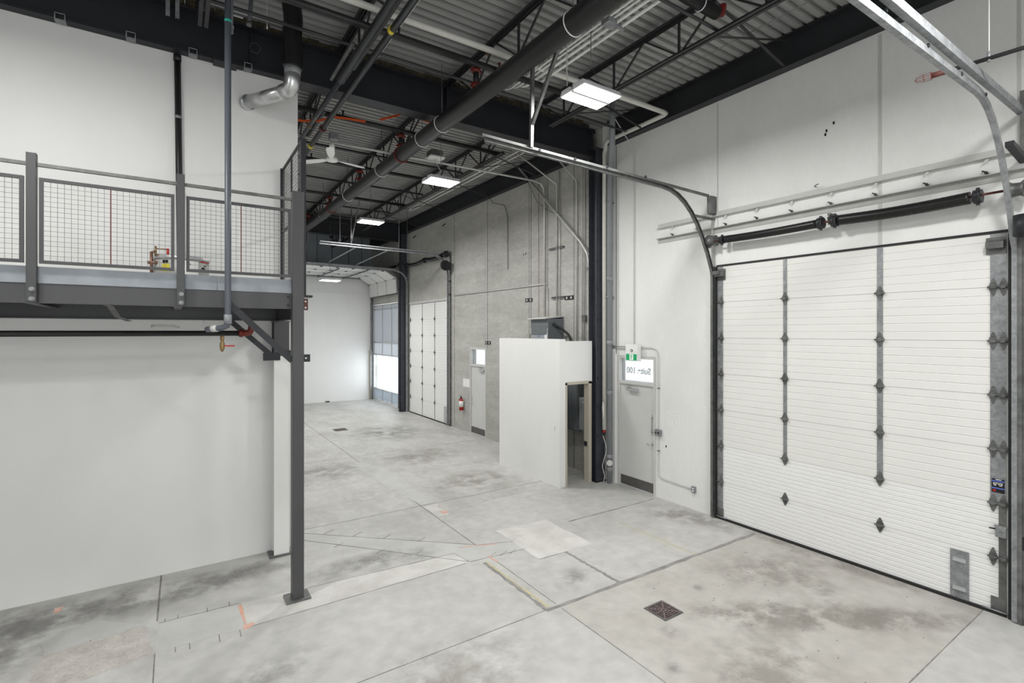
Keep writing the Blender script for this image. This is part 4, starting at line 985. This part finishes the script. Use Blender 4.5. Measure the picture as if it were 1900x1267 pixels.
def upper_track(y, xe, label, zh=5.75, side=1):
    path = [(7.60, .02 if y != 19.9 and y != 23.4 else .02), (7.60, 5.1)]+curve((7.59, 5.2), (7.52, zh-.02), (6.95, zh))+[(xe, zh+.03)]
    t = track(path, y, side, label, group='tracks of the far overhead doors')
    MB().bar((xe, y+side*.05, zh+.075), (7.2, y+side*.05, zh+.05), .05, .02).build('top_angle', 'galv', t)
    MB().box(7.64, 7.70, y+side*.06-.02, y+side*.06+.02, 0, 5.9).build('jamb_angle', 'galvd', t)
    for z in (4.45, 4.9, 5.35): MB().box(7.58, 7.68, y, y+side*.08, z-.03, z+.03).build('rung', 'galvd', t)
    return t
upper_track(15.33, 3.45, 'near track of the closed far door, curving overhead', 5.76, -1)
upper_track(18.98, 3.75, 'far side track of the closed far door beside the dark column', 5.62, 1)
upper_track(19.86, 3.6, 'near track of the raised door', 5.70, -1)
upper_track(23.44, 3.6, 'farthest track, against the end wall, under the raised door', 5.66, 1)
for x, y, z0, s_ in ((4.35, 15.3, 5.8, 'V shaped hanger on the track of the closed far door'), (3.9, 19.8, 5.75, 'V shaped hanger on the track of the raised door')):
    tag(MB().bar((x, y, z0), (x+.02, y+.02, 7.0), .03, .03, up=(0, 1, 0)).bar((x, y, z0+.05), (x+.05, y-.7, 7.0), .03, .03, up=(1, 0, 0)).build('track_hanger', 'galvd'), 'galvanised '+s_, 'hanger')
for (a, b_), s_ in ((((5.6, 15.35, 5.80), (5.6, 18.95, 5.72)), 'nearer long brace across the far door tracks'), (((4.6, 15.35, 5.82), (4.6, 18.95, 5.74)), 'farther long brace across the far door tracks')):
    tag(MB().bar(a, b_, .05, .012).bar((a[0]+.025, a[1], a[2]+.02), (b_[0]+.025, b_[1], b_[2]+.02), .006, .05).build('track_brace', 'galv'), 'galvanised '+s_, 'brace')
for x, y, z, s_ in ((4.05, 15.4, 5.83, 'leftmost'), (5.9, 15.4, 5.8, 'middle'), (6.9, 17.2, 5.7, 'rightmost')):
    rodpipe('hanger_rod', [(x, y, z), (x, y, DZ)], .008, 'galv', s_+' thin rod hanging above the far door tracks', 'rod', 'thin rods above the far door tracks')
# spring gear of closed far door
t = thing('torsion_spring_shaft', (7.5, 17, 5.75), 'dark torsion spring shaft above the closed far door', 'door spring')
MB().tube([(7.5, 15.0, 5.80), (7.5, 18.95, 5.80)], .014, 8).build('shaft', 'dsteel', t)
s_ = MB(); spring(s_, 7.5, 15.55, 16.85, 5.80, .075, .05); s_.build('spring', 'spring', t)
s_ = MB(); spring(s_, 7.5, 17.15, 18.6, 5.80, .065, .05); s_.build('spring', 'spring', t)
for y0 in (15.22, 18.75): MB().tube([(7.5, y0, 5.80), (7.5, y0+.1, 5.80)], .11, 16).build('cable_drum', 'dsteel', t)
MB().tube([(7.5, 16.95, 5.80), (7.5, 17.05, 5.80)], .10, 12).build('winding_cone', 'dsteel', t)
MB().tube([(7.42, 15.12, 5.4), (7.42, 15.18, 5.4)], .17, 20).box(7.40, 7.58, 15.05, 15.2, 5.25, 5.5).build('chain_hoist', 'dsteel', t)

# raised door of the glazed opening
t = thing('overhead_door', (7.4, 21.7, 4.8), 'raised white sectional door overhead, half curled on its tracks', 'overhead door')
pth = [(7.54, 4.80), (7.54, 5.22)]+curve((7.54, 5.25), (7.50, 5.66), (6.95, 5.70))[1:]+[(3.7, 5.72)]
# cut the path into seven equal sections
seg = []; acc = 0
def along(d_):
    a = 0
    for (p, q) in zip(pth, pth[1:]):
        l = math.dist(p, q)
        if a+l >= d_: u = (d_-a)/l; return (p[0]+(q[0]-p[0])*u, p[1]+(q[1]-p[1])*u)
        a += l
    return pth[-1]
ph_marks = []
for k in range(7):
    a = along(.605*k+.004); b_ = along(.605*(k+1)-.004)
    dx, dz = b_[0]-a[0], b_[1]-a[1]; l = math.hypot(dx, dz); nx, nz = dz/l, -dx/l
    # outward side away from the room (thickness goes up / toward the wall)
    P = [(a[0], 19.98, a[1]), (b_[0], 19.98, b_[1]), (b_[0]+nx*.045, 19.98, b_[1]-dx/l*-.045 if False else b_[1]+(-nz)*-.0+.045*abs(dx)/l), (a[0]+nx*.045, 19.98, a[1]+.045*abs(dx)/l)]
    MB().prism(P, (0, 3.42, 0)).build('door_section', 'panel_new', t)
    ph_marks.append((a, (dx/l, dz/l)))
for k in range(7):
    (ax, az), (ux, uz) = ph_marks[k]
    b_ = along(.605*(k+1)-.004)
    s_ = MB()
    for yc in (21.12, 22.26): s_.bar((ax-.004*abs(uz), yc, az-.004*abs(ux)), (b_[0]-.004*abs(uz), yc, b_[1]-.004*abs(ux)), .018, .006, up=(-abs(uz)-.001, 0, -abs(ux)))
    s_.build('stile', 'galvd', t)
    if k:
        for yc in (20.1, 21.12, 22.26, 23.3):
            MB().box(ax-.05, ax+.05, yc-.035, yc+.035, az-.03, az+.0).build('hinge', 'galvd', t)
MB().box(7.52, 7.60, 19.98, 23.40, 4.765, 4.80).build('bottom_bar', 'galvd', t)
for x in (5.2, 6.3): MB().box(x-.02, x+.02, 19.9, 23.45, 5.62, 5.65).build('truss_bar', 'dsteel', t)
t = thing('torsion_spring_shaft', (7.5, 21.6, 5.6), 'spring shaft tucked behind the dark column above the raised door', 'door spring')
MB().tube([(7.62, 19.6, 5.95), (7.62, 23.4, 5.95)], .013, 8).build('shaft', 'dsteel', t)
MB().tube([(7.60, 19.66, 5.95), (7.60, 19.76, 5.95)], .10, 16).build('cable_drum', 'dsteel', t)
s_ = MB(); spring(s_, 7.62, 20.3, 21.5, 5.95, .05, .0); s_.build('spring', 'spring', t)

# glazed screen in the far opening
t = thing('window_1', (XW, 21.7, 0), 'tall glazed screen filling the far opening, bright daylight in its middle row', 'window'); t['kind'] = 'structure'
fr = MB(); X1, X2 = XW+.02, XW+.08; Ya, Yb = 19.98, 23.44
fr.box(X1, X2, Ya, Ya+.06, 0, 4.42); fr.box(X1, X2, Yb-.06, Yb, 0, 4.42)
for z in (0.05, .555, 2.13, 2.70, 4.22, 4.40): fr.box(X1, X2, Ya+.06, Yb-.06, z-.025, z+.025)
for y in (21.07, 22.25): fr.box(X1+.002, X2-.002, y-.025, y+.025, .05, 4.40)
fr.build('frame', 'alum', t)
cols = [(20.04, 21.045), (21.095, 22.225), (22.275, 23.38)]
for a, b_ in cols:
    MB().box(X1+.03, X1+.036, a, b_, .08, .53).build('pane', 'frost', t)
    MB().box(X1+.03, X1+.036, a, b_, .58, 2.105).build('pane', 'pane', t)
    MB().box(X1+.03, X1+.036, a, b_, 2.155, 2.675).build('pane', 'frost2', t)
    MB().box(X1+.03, X1+.036, a, b_, 2.725, 4.195).build('pane', 'frost3', t)
    MB().box(X1+.03, X1+.036, a, b_, 4.245, 4.375).build('pane', 'frost3', t)
tag(MB().box(7.55, 7.68, 23.54, 23.59, 0, 2.3).build('timber_post', 'beige'), 'slim brown post in the corner of the end wall', 'post')
tag(MB().box(7.60, 7.66, 23.54, 23.59, 2.3, 5.0).build('edge_strip', 'frame'), 'pale upper corner post beside the end wall', 'post')
# parapet brackets
for y, z, s_ in ((18.3, 6.92, 'beside the far column'), (15.7, 6.93, 'over the closed far door')):
    tag(MB().bar((7.69, y, z), (7.60, y+.06, z-.10), .03, .03).build('wall_bracket', 'dsteel'), 'tiny dark bracket '+s_, 'bracket')

# ================================================================== MEZZANINE
YM = 6.42; XP = [-3.455, -2.295, -1.135, .025]
t = thing('mezzanine_platform', (-2, 7.2, 3.4), 'steel mezzanine deck along the white wall with galvanised edge', 'mezzanine')
MB().box(-8.1, 1.125, YM+.012, YM+.022, 3.455, 3.64).box(-8.1, 1.125, YM+.022, YM+.085, 3.455, 3.467).box(-8.1, 1.125, YM+.022, YM+.085, 3.628, 3.64).build('edge_channel', 'post', t)
MB().box(-8.1, .36, YM+.004, YM+.010, 3.642, 3.80).box(.365, 1.125, YM+.006, YM+.012, 3.642, 3.80).build('edge_trim', 'galvpaint', t)
MB().box(-8.1, 1.2, YM+.012, 8.0, 3.70, 3.80).build('deck_topping', 'patch2', t)
pr = []; x = -8.1
while x < 1.15: pr += [(x, 3.66), (x+.035, 3.66), (x+.05, 3.70), (x+.085, 3.70)]; x += .10
vs = [(a, y, z) for y in (YM+.09, 7.98) for a, z in pr]; n = len(pr)
MB().add(vs, [(i, i+1, n+i+1, n+i) for i in range(n-1)]).build('deck_sheet', 'post', t)
MB().box(-8.1, 1.2, 7.86, 7.98, 3.34, 3.352).box(-8.1, 1.2, 7.915, 7.925, 3.352, 3.65).box(-8.1, 1.2, 7.86, 7.98, 3.648, 3.66).build('rear_beam', 'post', t)
for x in (-2.6, -1.2, .0): MB().box(x-.04, x+.04, YM+.09, 7.86, 3.46, 3.47).box(x-.004, x+.004, YM+.09, 7.86, 3.47, 3.65).build('cross_beam', 'post', t)
MB().box(1.19, 1.20, 6.50, 7.98, 3.34, 3.64).box(1.13, 1.20, 6.50, 7.98, 3.33, 3.34).box(1.13, 1.20, 6.50, 7.98, 3.64, 3.65).build('end_channel', 'post', t)
MB().tube([(1.09, YM+.012, 3.60), (1.09, YM-.002, 3.60)], .014, 6).tube([(1.09, YM+.012, 3.50), (1.09, YM-.002, 3.50)], .014, 6).build('bolt', 'dsteel', t)
MB().sweep([(-.60, 6.45, 3.45), (-.57, 6.50, 3.44), (-.53, 6.72, 3.34), (-.45, 7.0, 3.30)], [(-.03, -.001), (.03, -.001), (.03, .001), (-.03, .001)], up=(0, 0, 1)).build('loose_strap', 'galvd', t)
# guard posts
gp = None
ll = ['slim charcoal guard post farthest left out of view', 'slim charcoal guard post out of view at left', 'slim charcoal guard post at the left edge of the mezzanine', 'slim charcoal guard post in the middle of the mezzanine edge']
for k, x in enumerate(XP[1:]):
    if gp is None:
        gp = thing('guard_post', (x, YM, 3.47), ll[1], 'post', 'mezzanine guard posts')
        MB().box(x-.036, x+.036, YM-.072, YM-.002, 3.46, 4.85).build('post', 'post', gp, bevel=.004)
        for z in (3.49, 3.58): MB().tube([(x+.005, YM-.072, z), (x+.005, YM-.088, z)], .016, 6).tube([(x+.005, YM-.072, z), (x+.005, YM-.075, z)], .022, 16).build('bolt', 'galv', gp)
    else: dup(gp, (x-XP[1], 0, 0), ll[k+1])
# mesh guard panels
def guard(x0, x1, label):
    t = thing('mesh_railing', (x0, YM, 3.82), label, 'railing panel', 'mezzanine mesh guard panels')
    z0, z1 = 3.825, 4.63; y = YM-.03
    MB().box(x0, x1, y-.016, y+.016, z0, z0+.03).box(x0, x1, y-.016, y+.016, z1-.03, z1).box(x0, x0+.03, y-.016, y+.016, z0+.03, z1-.03).box(x1-.03, x1, y-.016, y+.016, z0+.03, z1-.03).build('frame', 'post', t)
    MB().box((x0+x1)/2-.004, (x0+x1)/2+.004, y-.016, y+.016, z0+.03, z1-.03).build('mullion', 'redox', t)
    g = MB(); n = int((x1-x0-.06)/.05)
    for i in range(1, n+1):
        xx = x0+.03+(x1-x0-.06)*i/(n+1); g.box(xx-.0017, xx+.0017, y-.0017, y+.0017, z0+.03, z1-.03)
    for i in range(1, 16):
        zz = z0+.03+(z1-z0-.06)*i/16; g.box(x0+.03, x1-.03, y+.0017, y+.0047, zz-.0015, zz+.0015)
    g.build('wire_mesh', 'galvd', t)
guard(-2.24, -1.19, 'mesh guard panel cut off by the left edge of the view')
guard(-1.085, -.03, 'mesh guard panel between the two slim guard posts')
guard(.075, 1.11, 'mesh guard panel between the middle post and the tall corner post')
t = thing('top_rail', (-1, YM, 4.75), 'steel top rail above the mesh guard panels', 'railing')
for a, b_ in ((-8, -2.331), (-2.259, -1.171), (-1.099, -.011), (.061, 1.126)):
    MB().box(a, b_, YM-.05, YM-.01, 4.735, 4.765).build('rail', 'galvd', t)
# corner post with brackets
cx, cy = 1.19, 6.42
t = thing('corner_post', (cx, cy, 0), 'tall charcoal square post carrying the mezzanine corner', 'post')
MB().box(cx-.064, cx+.064, cy-.064, cy+.064, .02, 4.85).build('shaft', 'post', t, bevel=.006)
MB().box(cx-.135, cx+.135, cy-.115, cy+.125, 0, .022).build('base_plate', 'galvd', t)
MB().box(cx+.064, cx+.17, cy-.02, cy+.10, 3.60, 3.625).build('shelf_bracket', 'dsteel', t)
MB().box(cx+.064, cx+.125, cy+.02, cy+.03, 3.445, 3.585).build('bolt_plate', 'redox', t)
MB().box(cx+.064, cx+.150, cy+.02, cy+.03, 2.82, 2.91).build('bolt_plate', 'dsteel', t)
for x, z in ((cx+.095, 3.55), (cx+.095, 3.475), (cx+.10, 2.865)): MB().tube([(x, cy+.012, z), (x, cy+.02, z)], .011, 12).build('bolt_hole', 'white', t)
# rear column
rx, ry = 1.23, 7.86
t = thing('rear_column', (rx, ry, 0), 'white lower I section column with dark head behind the corner post', 'column')
c = MB().box(rx-.10, rx+.10, ry-.10, ry-.088, .02, 2.84).box(rx-.10, rx+.10, ry+.088, ry+.10, .02, 2.84).box(rx-.005, rx+.005, ry-.088, ry+.088, .02, 2.84); c.build('shaft', 'wall', t)
c = MB().box(rx-.10, rx+.10, ry-.10, ry-.088, 2.84, 3.32).box(rx-.10, rx+.10, ry+.088, ry+.10, 2.84, 3.32).box(rx-.005, rx+.005, ry-.088, ry+.088, 2.84, 3.32).box(rx-.11, rx+.11, ry-.11, ry+.11, 3.32, 3.338); c.build('column_head', 'post', t)
MB().box(rx-.16, rx+.12, ry-.14, ry+.12, 0, .022).build('base_plate', 'galvd', t)
MB().box(rx-.24, rx-.02, ry-.112, ry-.10, 2.78, 2.89).box(rx+.05, rx+.2, ry-.112, ry-.10, 2.80, 2.92).build('bolt_plate', 'dsteel', t)
for (a, b_), s_ in ((((.47, 6.40, 3.50), (1.13, 6.40, 2.84)), 'front diagonal knee brace against the corner post'), (((.56, 7.75, 3.36), (1.12, 7.75, 2.83)), 'rear diagonal knee brace against the white column')):
    tag(MB().bar(a, b_, .006, .07).bar((a[0]-.02, a[1]+.03, a[2]-.02), (b_[0]-.02, b_[1]+.03, b_[2]-.02), .06, .006).build('knee_brace', 'dsteel'), 'dark '+s_, 'brace', 'mezzanine knee braces')
# tall side fence along the end of the mezzanine
t = thing('side_fence', (1.27, 7.2, 3.7), 'taller mesh fence closing the open end of the mezzanine', 'fence')
fx0 = 1.27
MB().box(fx0-.025, fx0+.035, 6.50, 6.56, 3.62, 5.54).build('post', 'dsteel', t)
MB().box(fx0-.025, fx0+.025, 7.93, 7.98, 3.62, 5.56).build('post', 'dsteel', t)
MB().box(fx0-.012, fx0+.012, 6.56, 7.93, 5.52, 5.55).box(fx0-.012, fx0+.012, 6.56, 7.93, 4.62, 4.65).box(fx0-.012, fx0+.012, 6.56, 7.93, 3.82, 3.85).box(fx0-.01, fx0+.01, 7.23, 7.25, 3.85, 5.52).build('rails', 'dsteel', t)
g = MB()
for i in range(1, 27): y = 6.56+i*.0507; g.box(fx0-.0017, fx0+.0017, y-.0017, y+.0017, 3.85, 5.52)
for i in range(1, 34): z = 3.85+i*.05; g.box(fx0+.0017, fx0+.0047, 6.56, 7.93, z-.0015, z+.0015)
g.build('wire_mesh', 'galvd', t)

# pipes in front of mezzanine
t = thing('drain_drop', (.452, 6.3, 3.25), 'slate grey vertical pipe with teal tape in front of the mezzanine', 'pipe')
MB().tube([(.452, 6.24, 7.5), (.452, 6.24, 3.30), (.445, 6.245, 3.25), (.40, 6.27, 3.225), (.30, 6.35, 3.215), (.27, 6.42, 3.21)], .032, 16).build('pipe', 'pvcd', t)
MB().tube([(.452, 6.24, 3.27), (.452, 6.24, 3.37)], .039, 16).build('fitting', 'pvc', t)
MB().tube([(.36, 6.30, 3.22), (.31, 6.345, 3.215)], .037, 16).build('fitting', 'frame', t)
MB().tube([(.452, 6.24, 6.54), (.452, 6.24, 6.57)], .0335, 16).build('tape_band', 'teal', t)
t = thing('drain_drop', (.50, 6.5, 6.6), 'short dark pipe stub hanging behind the slate grey pipe', 'pipe')
MB().tube([(.50, 6.6, 7.5), (.50, 6.6, 6.62)], .034, 14).build('pipe', 'pvcd', t)
MB().tube([(.50, 6.6, 6.68), (.50, 6.6, 6.70)], .04, 14).build('fitting', 'galv', t)
t = thing('pipe_stub', (.77, 7.3, 7.15), 'slim grey stub pipe ending in front of the girder', 'pipe')
MB().tube([(.77, 7.3, 7.19), (.80, 7.3, 7.6)], .026, 12).build('pipe', 'pvcd', t)
MB().tube([(.765, 7.3, 7.15), (.77, 7.3, 7.19)], .034, 12).build('fitting', 'galvd', t)
rodpipe('pull_cord', [(.98, 7.3, 7.6), (.98, 7.3, 7.25), (.98, 7.3, 7.18)], [.003, .003, .010], 'white', 'thin white pull cord beside the black flexible duct', 'cord')
t = tag(MB().ring((.90, 7.85, 7.16), (.25, 1, 0), .07, .003).build('wire_loop', 'galvd'), 'coiled wire loop hanging on the face of the girder', 'wire')
# hanger straps seen at top left
for k, x in enumerate((-.105, -.005)):
    tag(MB().box(x-.022, x+.022, 7.58, 7.60, 7.13, 7.6).box(x-.022, x-.018, 7.60, 7.62, 7.13, 7.6).build('hanger_strap', 'galv'), ('left' if k == 0 else 'right')+' one of two galvanised straps at the top left of the girder', 'strap', 'two galvanised hanger straps')
# beam clips along the girder
for k, x in enumerate((-1.157, -.49, .167, .817)):
    s_ = ('leftmost', 'second from left', 'third from left', 'rightmost')[k]
    c = MB().tube([(x-.045, 7.872, 6.86), (x-.045, 7.865, 6.93)], .006, 6).tube([(x+.045, 7.872, 6.86), (x+.045, 7.865, 6.93)], .006, 6).tube([(x-.045, 7.865, 6.93), (x+.045, 7.865, 6.93)], .006, 6).box(x-.05, x+.05, 7.87, 7.98, 6.852, 6.866)
    tag(c.build('beam_clip', 'galv'), s_+' small wire clip under the girder flange', 'clip', 'beam clips under the girder')
tag(MB().box(.40, .68, 7.80, 8.0, 6.835, 6.866).build('cover_plate', 'dsteel'), 'flat black plate under the girder behind the slate pipe', 'plate')
# vertical dark chase on the wall
t = thing('wall_conduit', (.01, 7.98, 5.4), 'black vertical pipe on the white wall above the middle guard post', 'pipe')
MB().tube([(-.005, 7.97, 6.80), (.03, 7.97, 3.80)], .038, 12).build('pipe', 'bpipe', t)
MB().tube([(.022, 7.97, 4.98), (.024, 7.97, 5.06)], .040, 12).tube([(.006, 7.97, 6.0), (.0065, 7.97, 6.04)], .040, 12).build('clip', 'galv', t)
MB().tube([(-.005, 7.97, 6.76), (-.005, 7.97, 6.84)], .045, 12).build('cap', 'dsteel', t)
# flexible duct and vent
t = thing('exhaust_duct', (1.26, 7.16, 6.5), 'shiny sheet metal duct with elbow and black flexible hose above', 'duct')
ex_ = [(.80, 7.99, 6.42), (1.20, 7.28, 6.40)]
MB().tube(ex_, .088, 28).build('straight_duct', 'duct', t)
MB().tube([(.80, 8.0, 6.42), (.835, 7.93, 6.418)], .102, 28).build('wall_collar', 'duct', t)
MB().tube([(1.18, 7.31, 6.40), (1.235, 7.215, 6.415), (1.26, 7.17, 6.46), (1.265, 7.155, 6.53), (1.265, 7.15, 6.60)], .098, 28).build('elbow', 'duct', t)
MB().tube([(1.265, 7.15, 6.59), (1.265, 7.15, 6.70)], .101, 28).build('foil_collar', 'galv', t)
pts = []; rr = []
for i in range(60): pts.append((1.265+.01*math.sin(i*.2), 7.15, 6.68+i*.0158)); rr.append(.112 if i % 2 else .122)
MB().tube(pts, rr, 24).build('flexible_hose', 'black', t)

# pipes under the mezzanine
t = thing('iron_pipe', (0, 7.0, 3.16), 'black iron pipe under the mezzanine with a red elbow at its end', 'pipe')
MB().tube([(-8, 7.0, 3.158), (.66, 7.0, 3.165)], .032, 14).build('pipe', 'bpipe', t)
MB().tube([(.62, 7.0, 3.165), (.70, 7.0, 3.165), (.745, 6.98, 3.18), (.76, 6.97, 3.22), (.76, 6.97, 3.27)], .038, 12).tube([(.63, 7.0, 3.165), (.665, 7.0, 3.165)], .048, 12).build('elbow', 'red', t)
MB().tube([(.256, 7.0, 3.13), (.256, 7.0, 3.32)], .006, 6).build('hanger', 'white', t)
t = thing('drain_valve', (.42, 6.5, 3.05), 'brass valve with red lever hanging under the slate pipe', 'valve')
MB().tube([(.40, 6.33, 3.19), (.405, 6.34, 3.13)], .004, 6).build('wire', 'dsteel', t)
MB().tube([(.405, 6.34, 3.14), (.405, 6.34, 3.09), (.405, 6.34, 3.085), (.405, 6.34, 3.05), (.405, 6.34, 3.0), (.405, 6.34, 2.965)], [.020, .019, .013, .026, .024, .010], 12).build('body', 'brass', t)
MB().box(.42, .525, 6.33, 6.35, 3.020, 3.036).build('lever', 'bred', t)
tag(MB().prism([(-.27, 7.4, 3.235), (-.23, 7.35, 3.245), (-.05, 7.35, 3.243), (.02, 7.4, 3.22), (-.06, 7.48, 3.21), (-.24, 7.48, 3.215)], (0, 0, .03)).build('smoke_detector', 'frame'), 'flat pale tag shaped fixture just under the mezzanine deck', 'fixture')
bpy.data.objects[-1 if False else 'smoke_detector'].name = 'ceiling_fixture'

# tank and copper manifold on the mezzanine floor
t = thing('water_tank', (.02, 7.45, 3.8), 'low white tank with grey rim and warning labels on the mezzanine', 'tank')
MB().tube([(.04, 7.45, 3.80), (.04, 7.45, 4.05)], .29, 36).build('shell', 'anglegrey', t)
MB().tube([(.04, 7.45, 4.05), (.04, 7.45, 4.085), (.04, 7.45, 4.10)], [.298, .298, .27], 36).build('rim', 'alum', t)
def lab(a0, a1, z0, z1, m, nm, r_=.2925):
    b_ = MB(); n = 6; vs = []
    for i in range(n+1):
        a = a0+(a1-a0)*i/n
        for z in (z0, z1): vs.append((.04+r_*math.cos(a), 7.45+r_*math.sin(a), z))
    b_.add(vs, [(2*i, 2*i+2, 2*i+3, 2*i+1) for i in range(n)]); return b_.build(nm, m, t)
lab(-2.3, -2.0, 3.90, 3.99, 'ytape', 'yellow_label'); lab(-2.28, -2.06, 4.0, 4.035, 'black', 'lettering'); lab(-1.5, -.95, 3.83, 4.035, 'paper', 'label'); lab(-1.3, -1.26, 3.99, 4.0, 'black', 'print', .2935); lab(-.90, -.25, 4.03, 4.048, 'bred', 'red_band'); lab(-.80, -.62, 3.95, 3.975, 'black', 'mark'); lab(-.70, -.52, 3.985, 4.0, 'black', 'mark')
t = thing('copper_manifold', (-.2, 7.3, 3.8), 'small copper pipe manifold with brass and red valves behind the mesh', 'pipework')
MB().tube([(-.26, 7.3, 3.8), (-.26, 7.3, 4.13)], .016, 10).tube([(-.30, 7.3, 4.0), (-.16, 7.3, 4.01)], .018, 10).tube([(-.26, 7.3, 4.12), (-.22, 7.3, 4.14)], .014, 8).build('copper_pipe', 'copper', t)
MB().tube([(-.22, 7.3, 4.17), (-.10, 7.3, 4.17)], .008, 8).tube([(-.22, 7.3, 4.10), (-.10, 7.3, 4.10)], .010, 8).tube([(-.22, 7.3, 4.08), (-.22, 7.3, 4.2)], .012, 8).tube([(-.165, 7.3, 3.8), (-.165, 7.3, 4.09)], .013, 8).build('brass_pipe', 'brass', t)
MB().tube([(-.10, 7.3, 4.08), (-.10, 7.3, 4.18)], .014, 8).build('valve', 'bred', t)
tag(MB().box(-.42, -.36, 7.28, 7.30, 3.80, 3.87).build('tag_card', 'ytape'), 'little yellow tag card left of the copper pipes', 'card')

# ================================================================== FLOOR DRAINS
def drain(cx, cy, s_, label):
    t = thing('floor_drain', (cx, cy, 0), label, 'drain', 'floor drain grates')
    MB().box(cx-s_, cx+s_, cy-s_, cy+s_, .0004, .0025).build('pit', 'hole', t)
    f_ = MB()
    for a, b_, c_, d_ in ((-1, 1, -1, -.88), (-1, 1, .88, 1), (-1, -.88, -.88, .88), (.88, 1, -.88, .88)): f_.box(cx+a*s_, cx+b_*s_, cy+c_*s_, cy+d_*s_, .0004, .007)
    f_.build('rim', 'galvd', t)
    g = MB(); n = 5
    # four triangular fields of slots, bars running parallel to each side
    for k in range(1, n+1):
        r_ = s_*.86*k/n
        for (ax, ay, bx, by) in ((-1, -1, 1, -1), (1, -1, 1, 1), (1, 1, -1, 1), (-1, 1, -1, -1)):
            g.bar((cx+ax*r_, cy+ay*r_, .006), (cx+bx*r_, cy+by*r_, .006), s_*.07, .006)
    g.bar((cx-s_*.88, cy-s_*.88, .0065), (cx+s_*.88, cy+s_*.88, .0065), s_*.10, .007); g.bar((cx-s_*.88, cy+s_*.88, .0065), (cx+s_*.88, cy-s_*.88, .0065), s_*.10, .007)
    g.bar((cx, cy-s_*.88, .0065), (cx, cy+s_*.88, .0065), s_*.06, .007); g.bar((cx-s_*.88, cy, .0065), (cx+s_*.88, cy, .0065), s_*.06, .007)
    g.build('grate', M['rust'], t)
M['rust'] = mat('purple_brown_cast_iron', (0.20, 0.155, 0.155), 0.6, metal=.2, noise=.3, scale=30)
drain(4.615, 3.81, .155, 'square rusty drain grate in the warm slab near the big door')
drain(4.40, 16.7, .20, 'square drain grate far back on the floor of the far bay')
tag(MB().prism([(5.57, 23.52, 0), (5.72, 23.5, 0), (5.74, 23.57, 0), (5.56, 23.58, 0)], (0, 0, .05)).build('debris', 'dsteel'), 'small dark scrap at the foot of the end wall', 'debris')

for o in bpy.data.objects:
    if '_w' in o: del o['_w']
print('objects', len(bpy.data.objects))
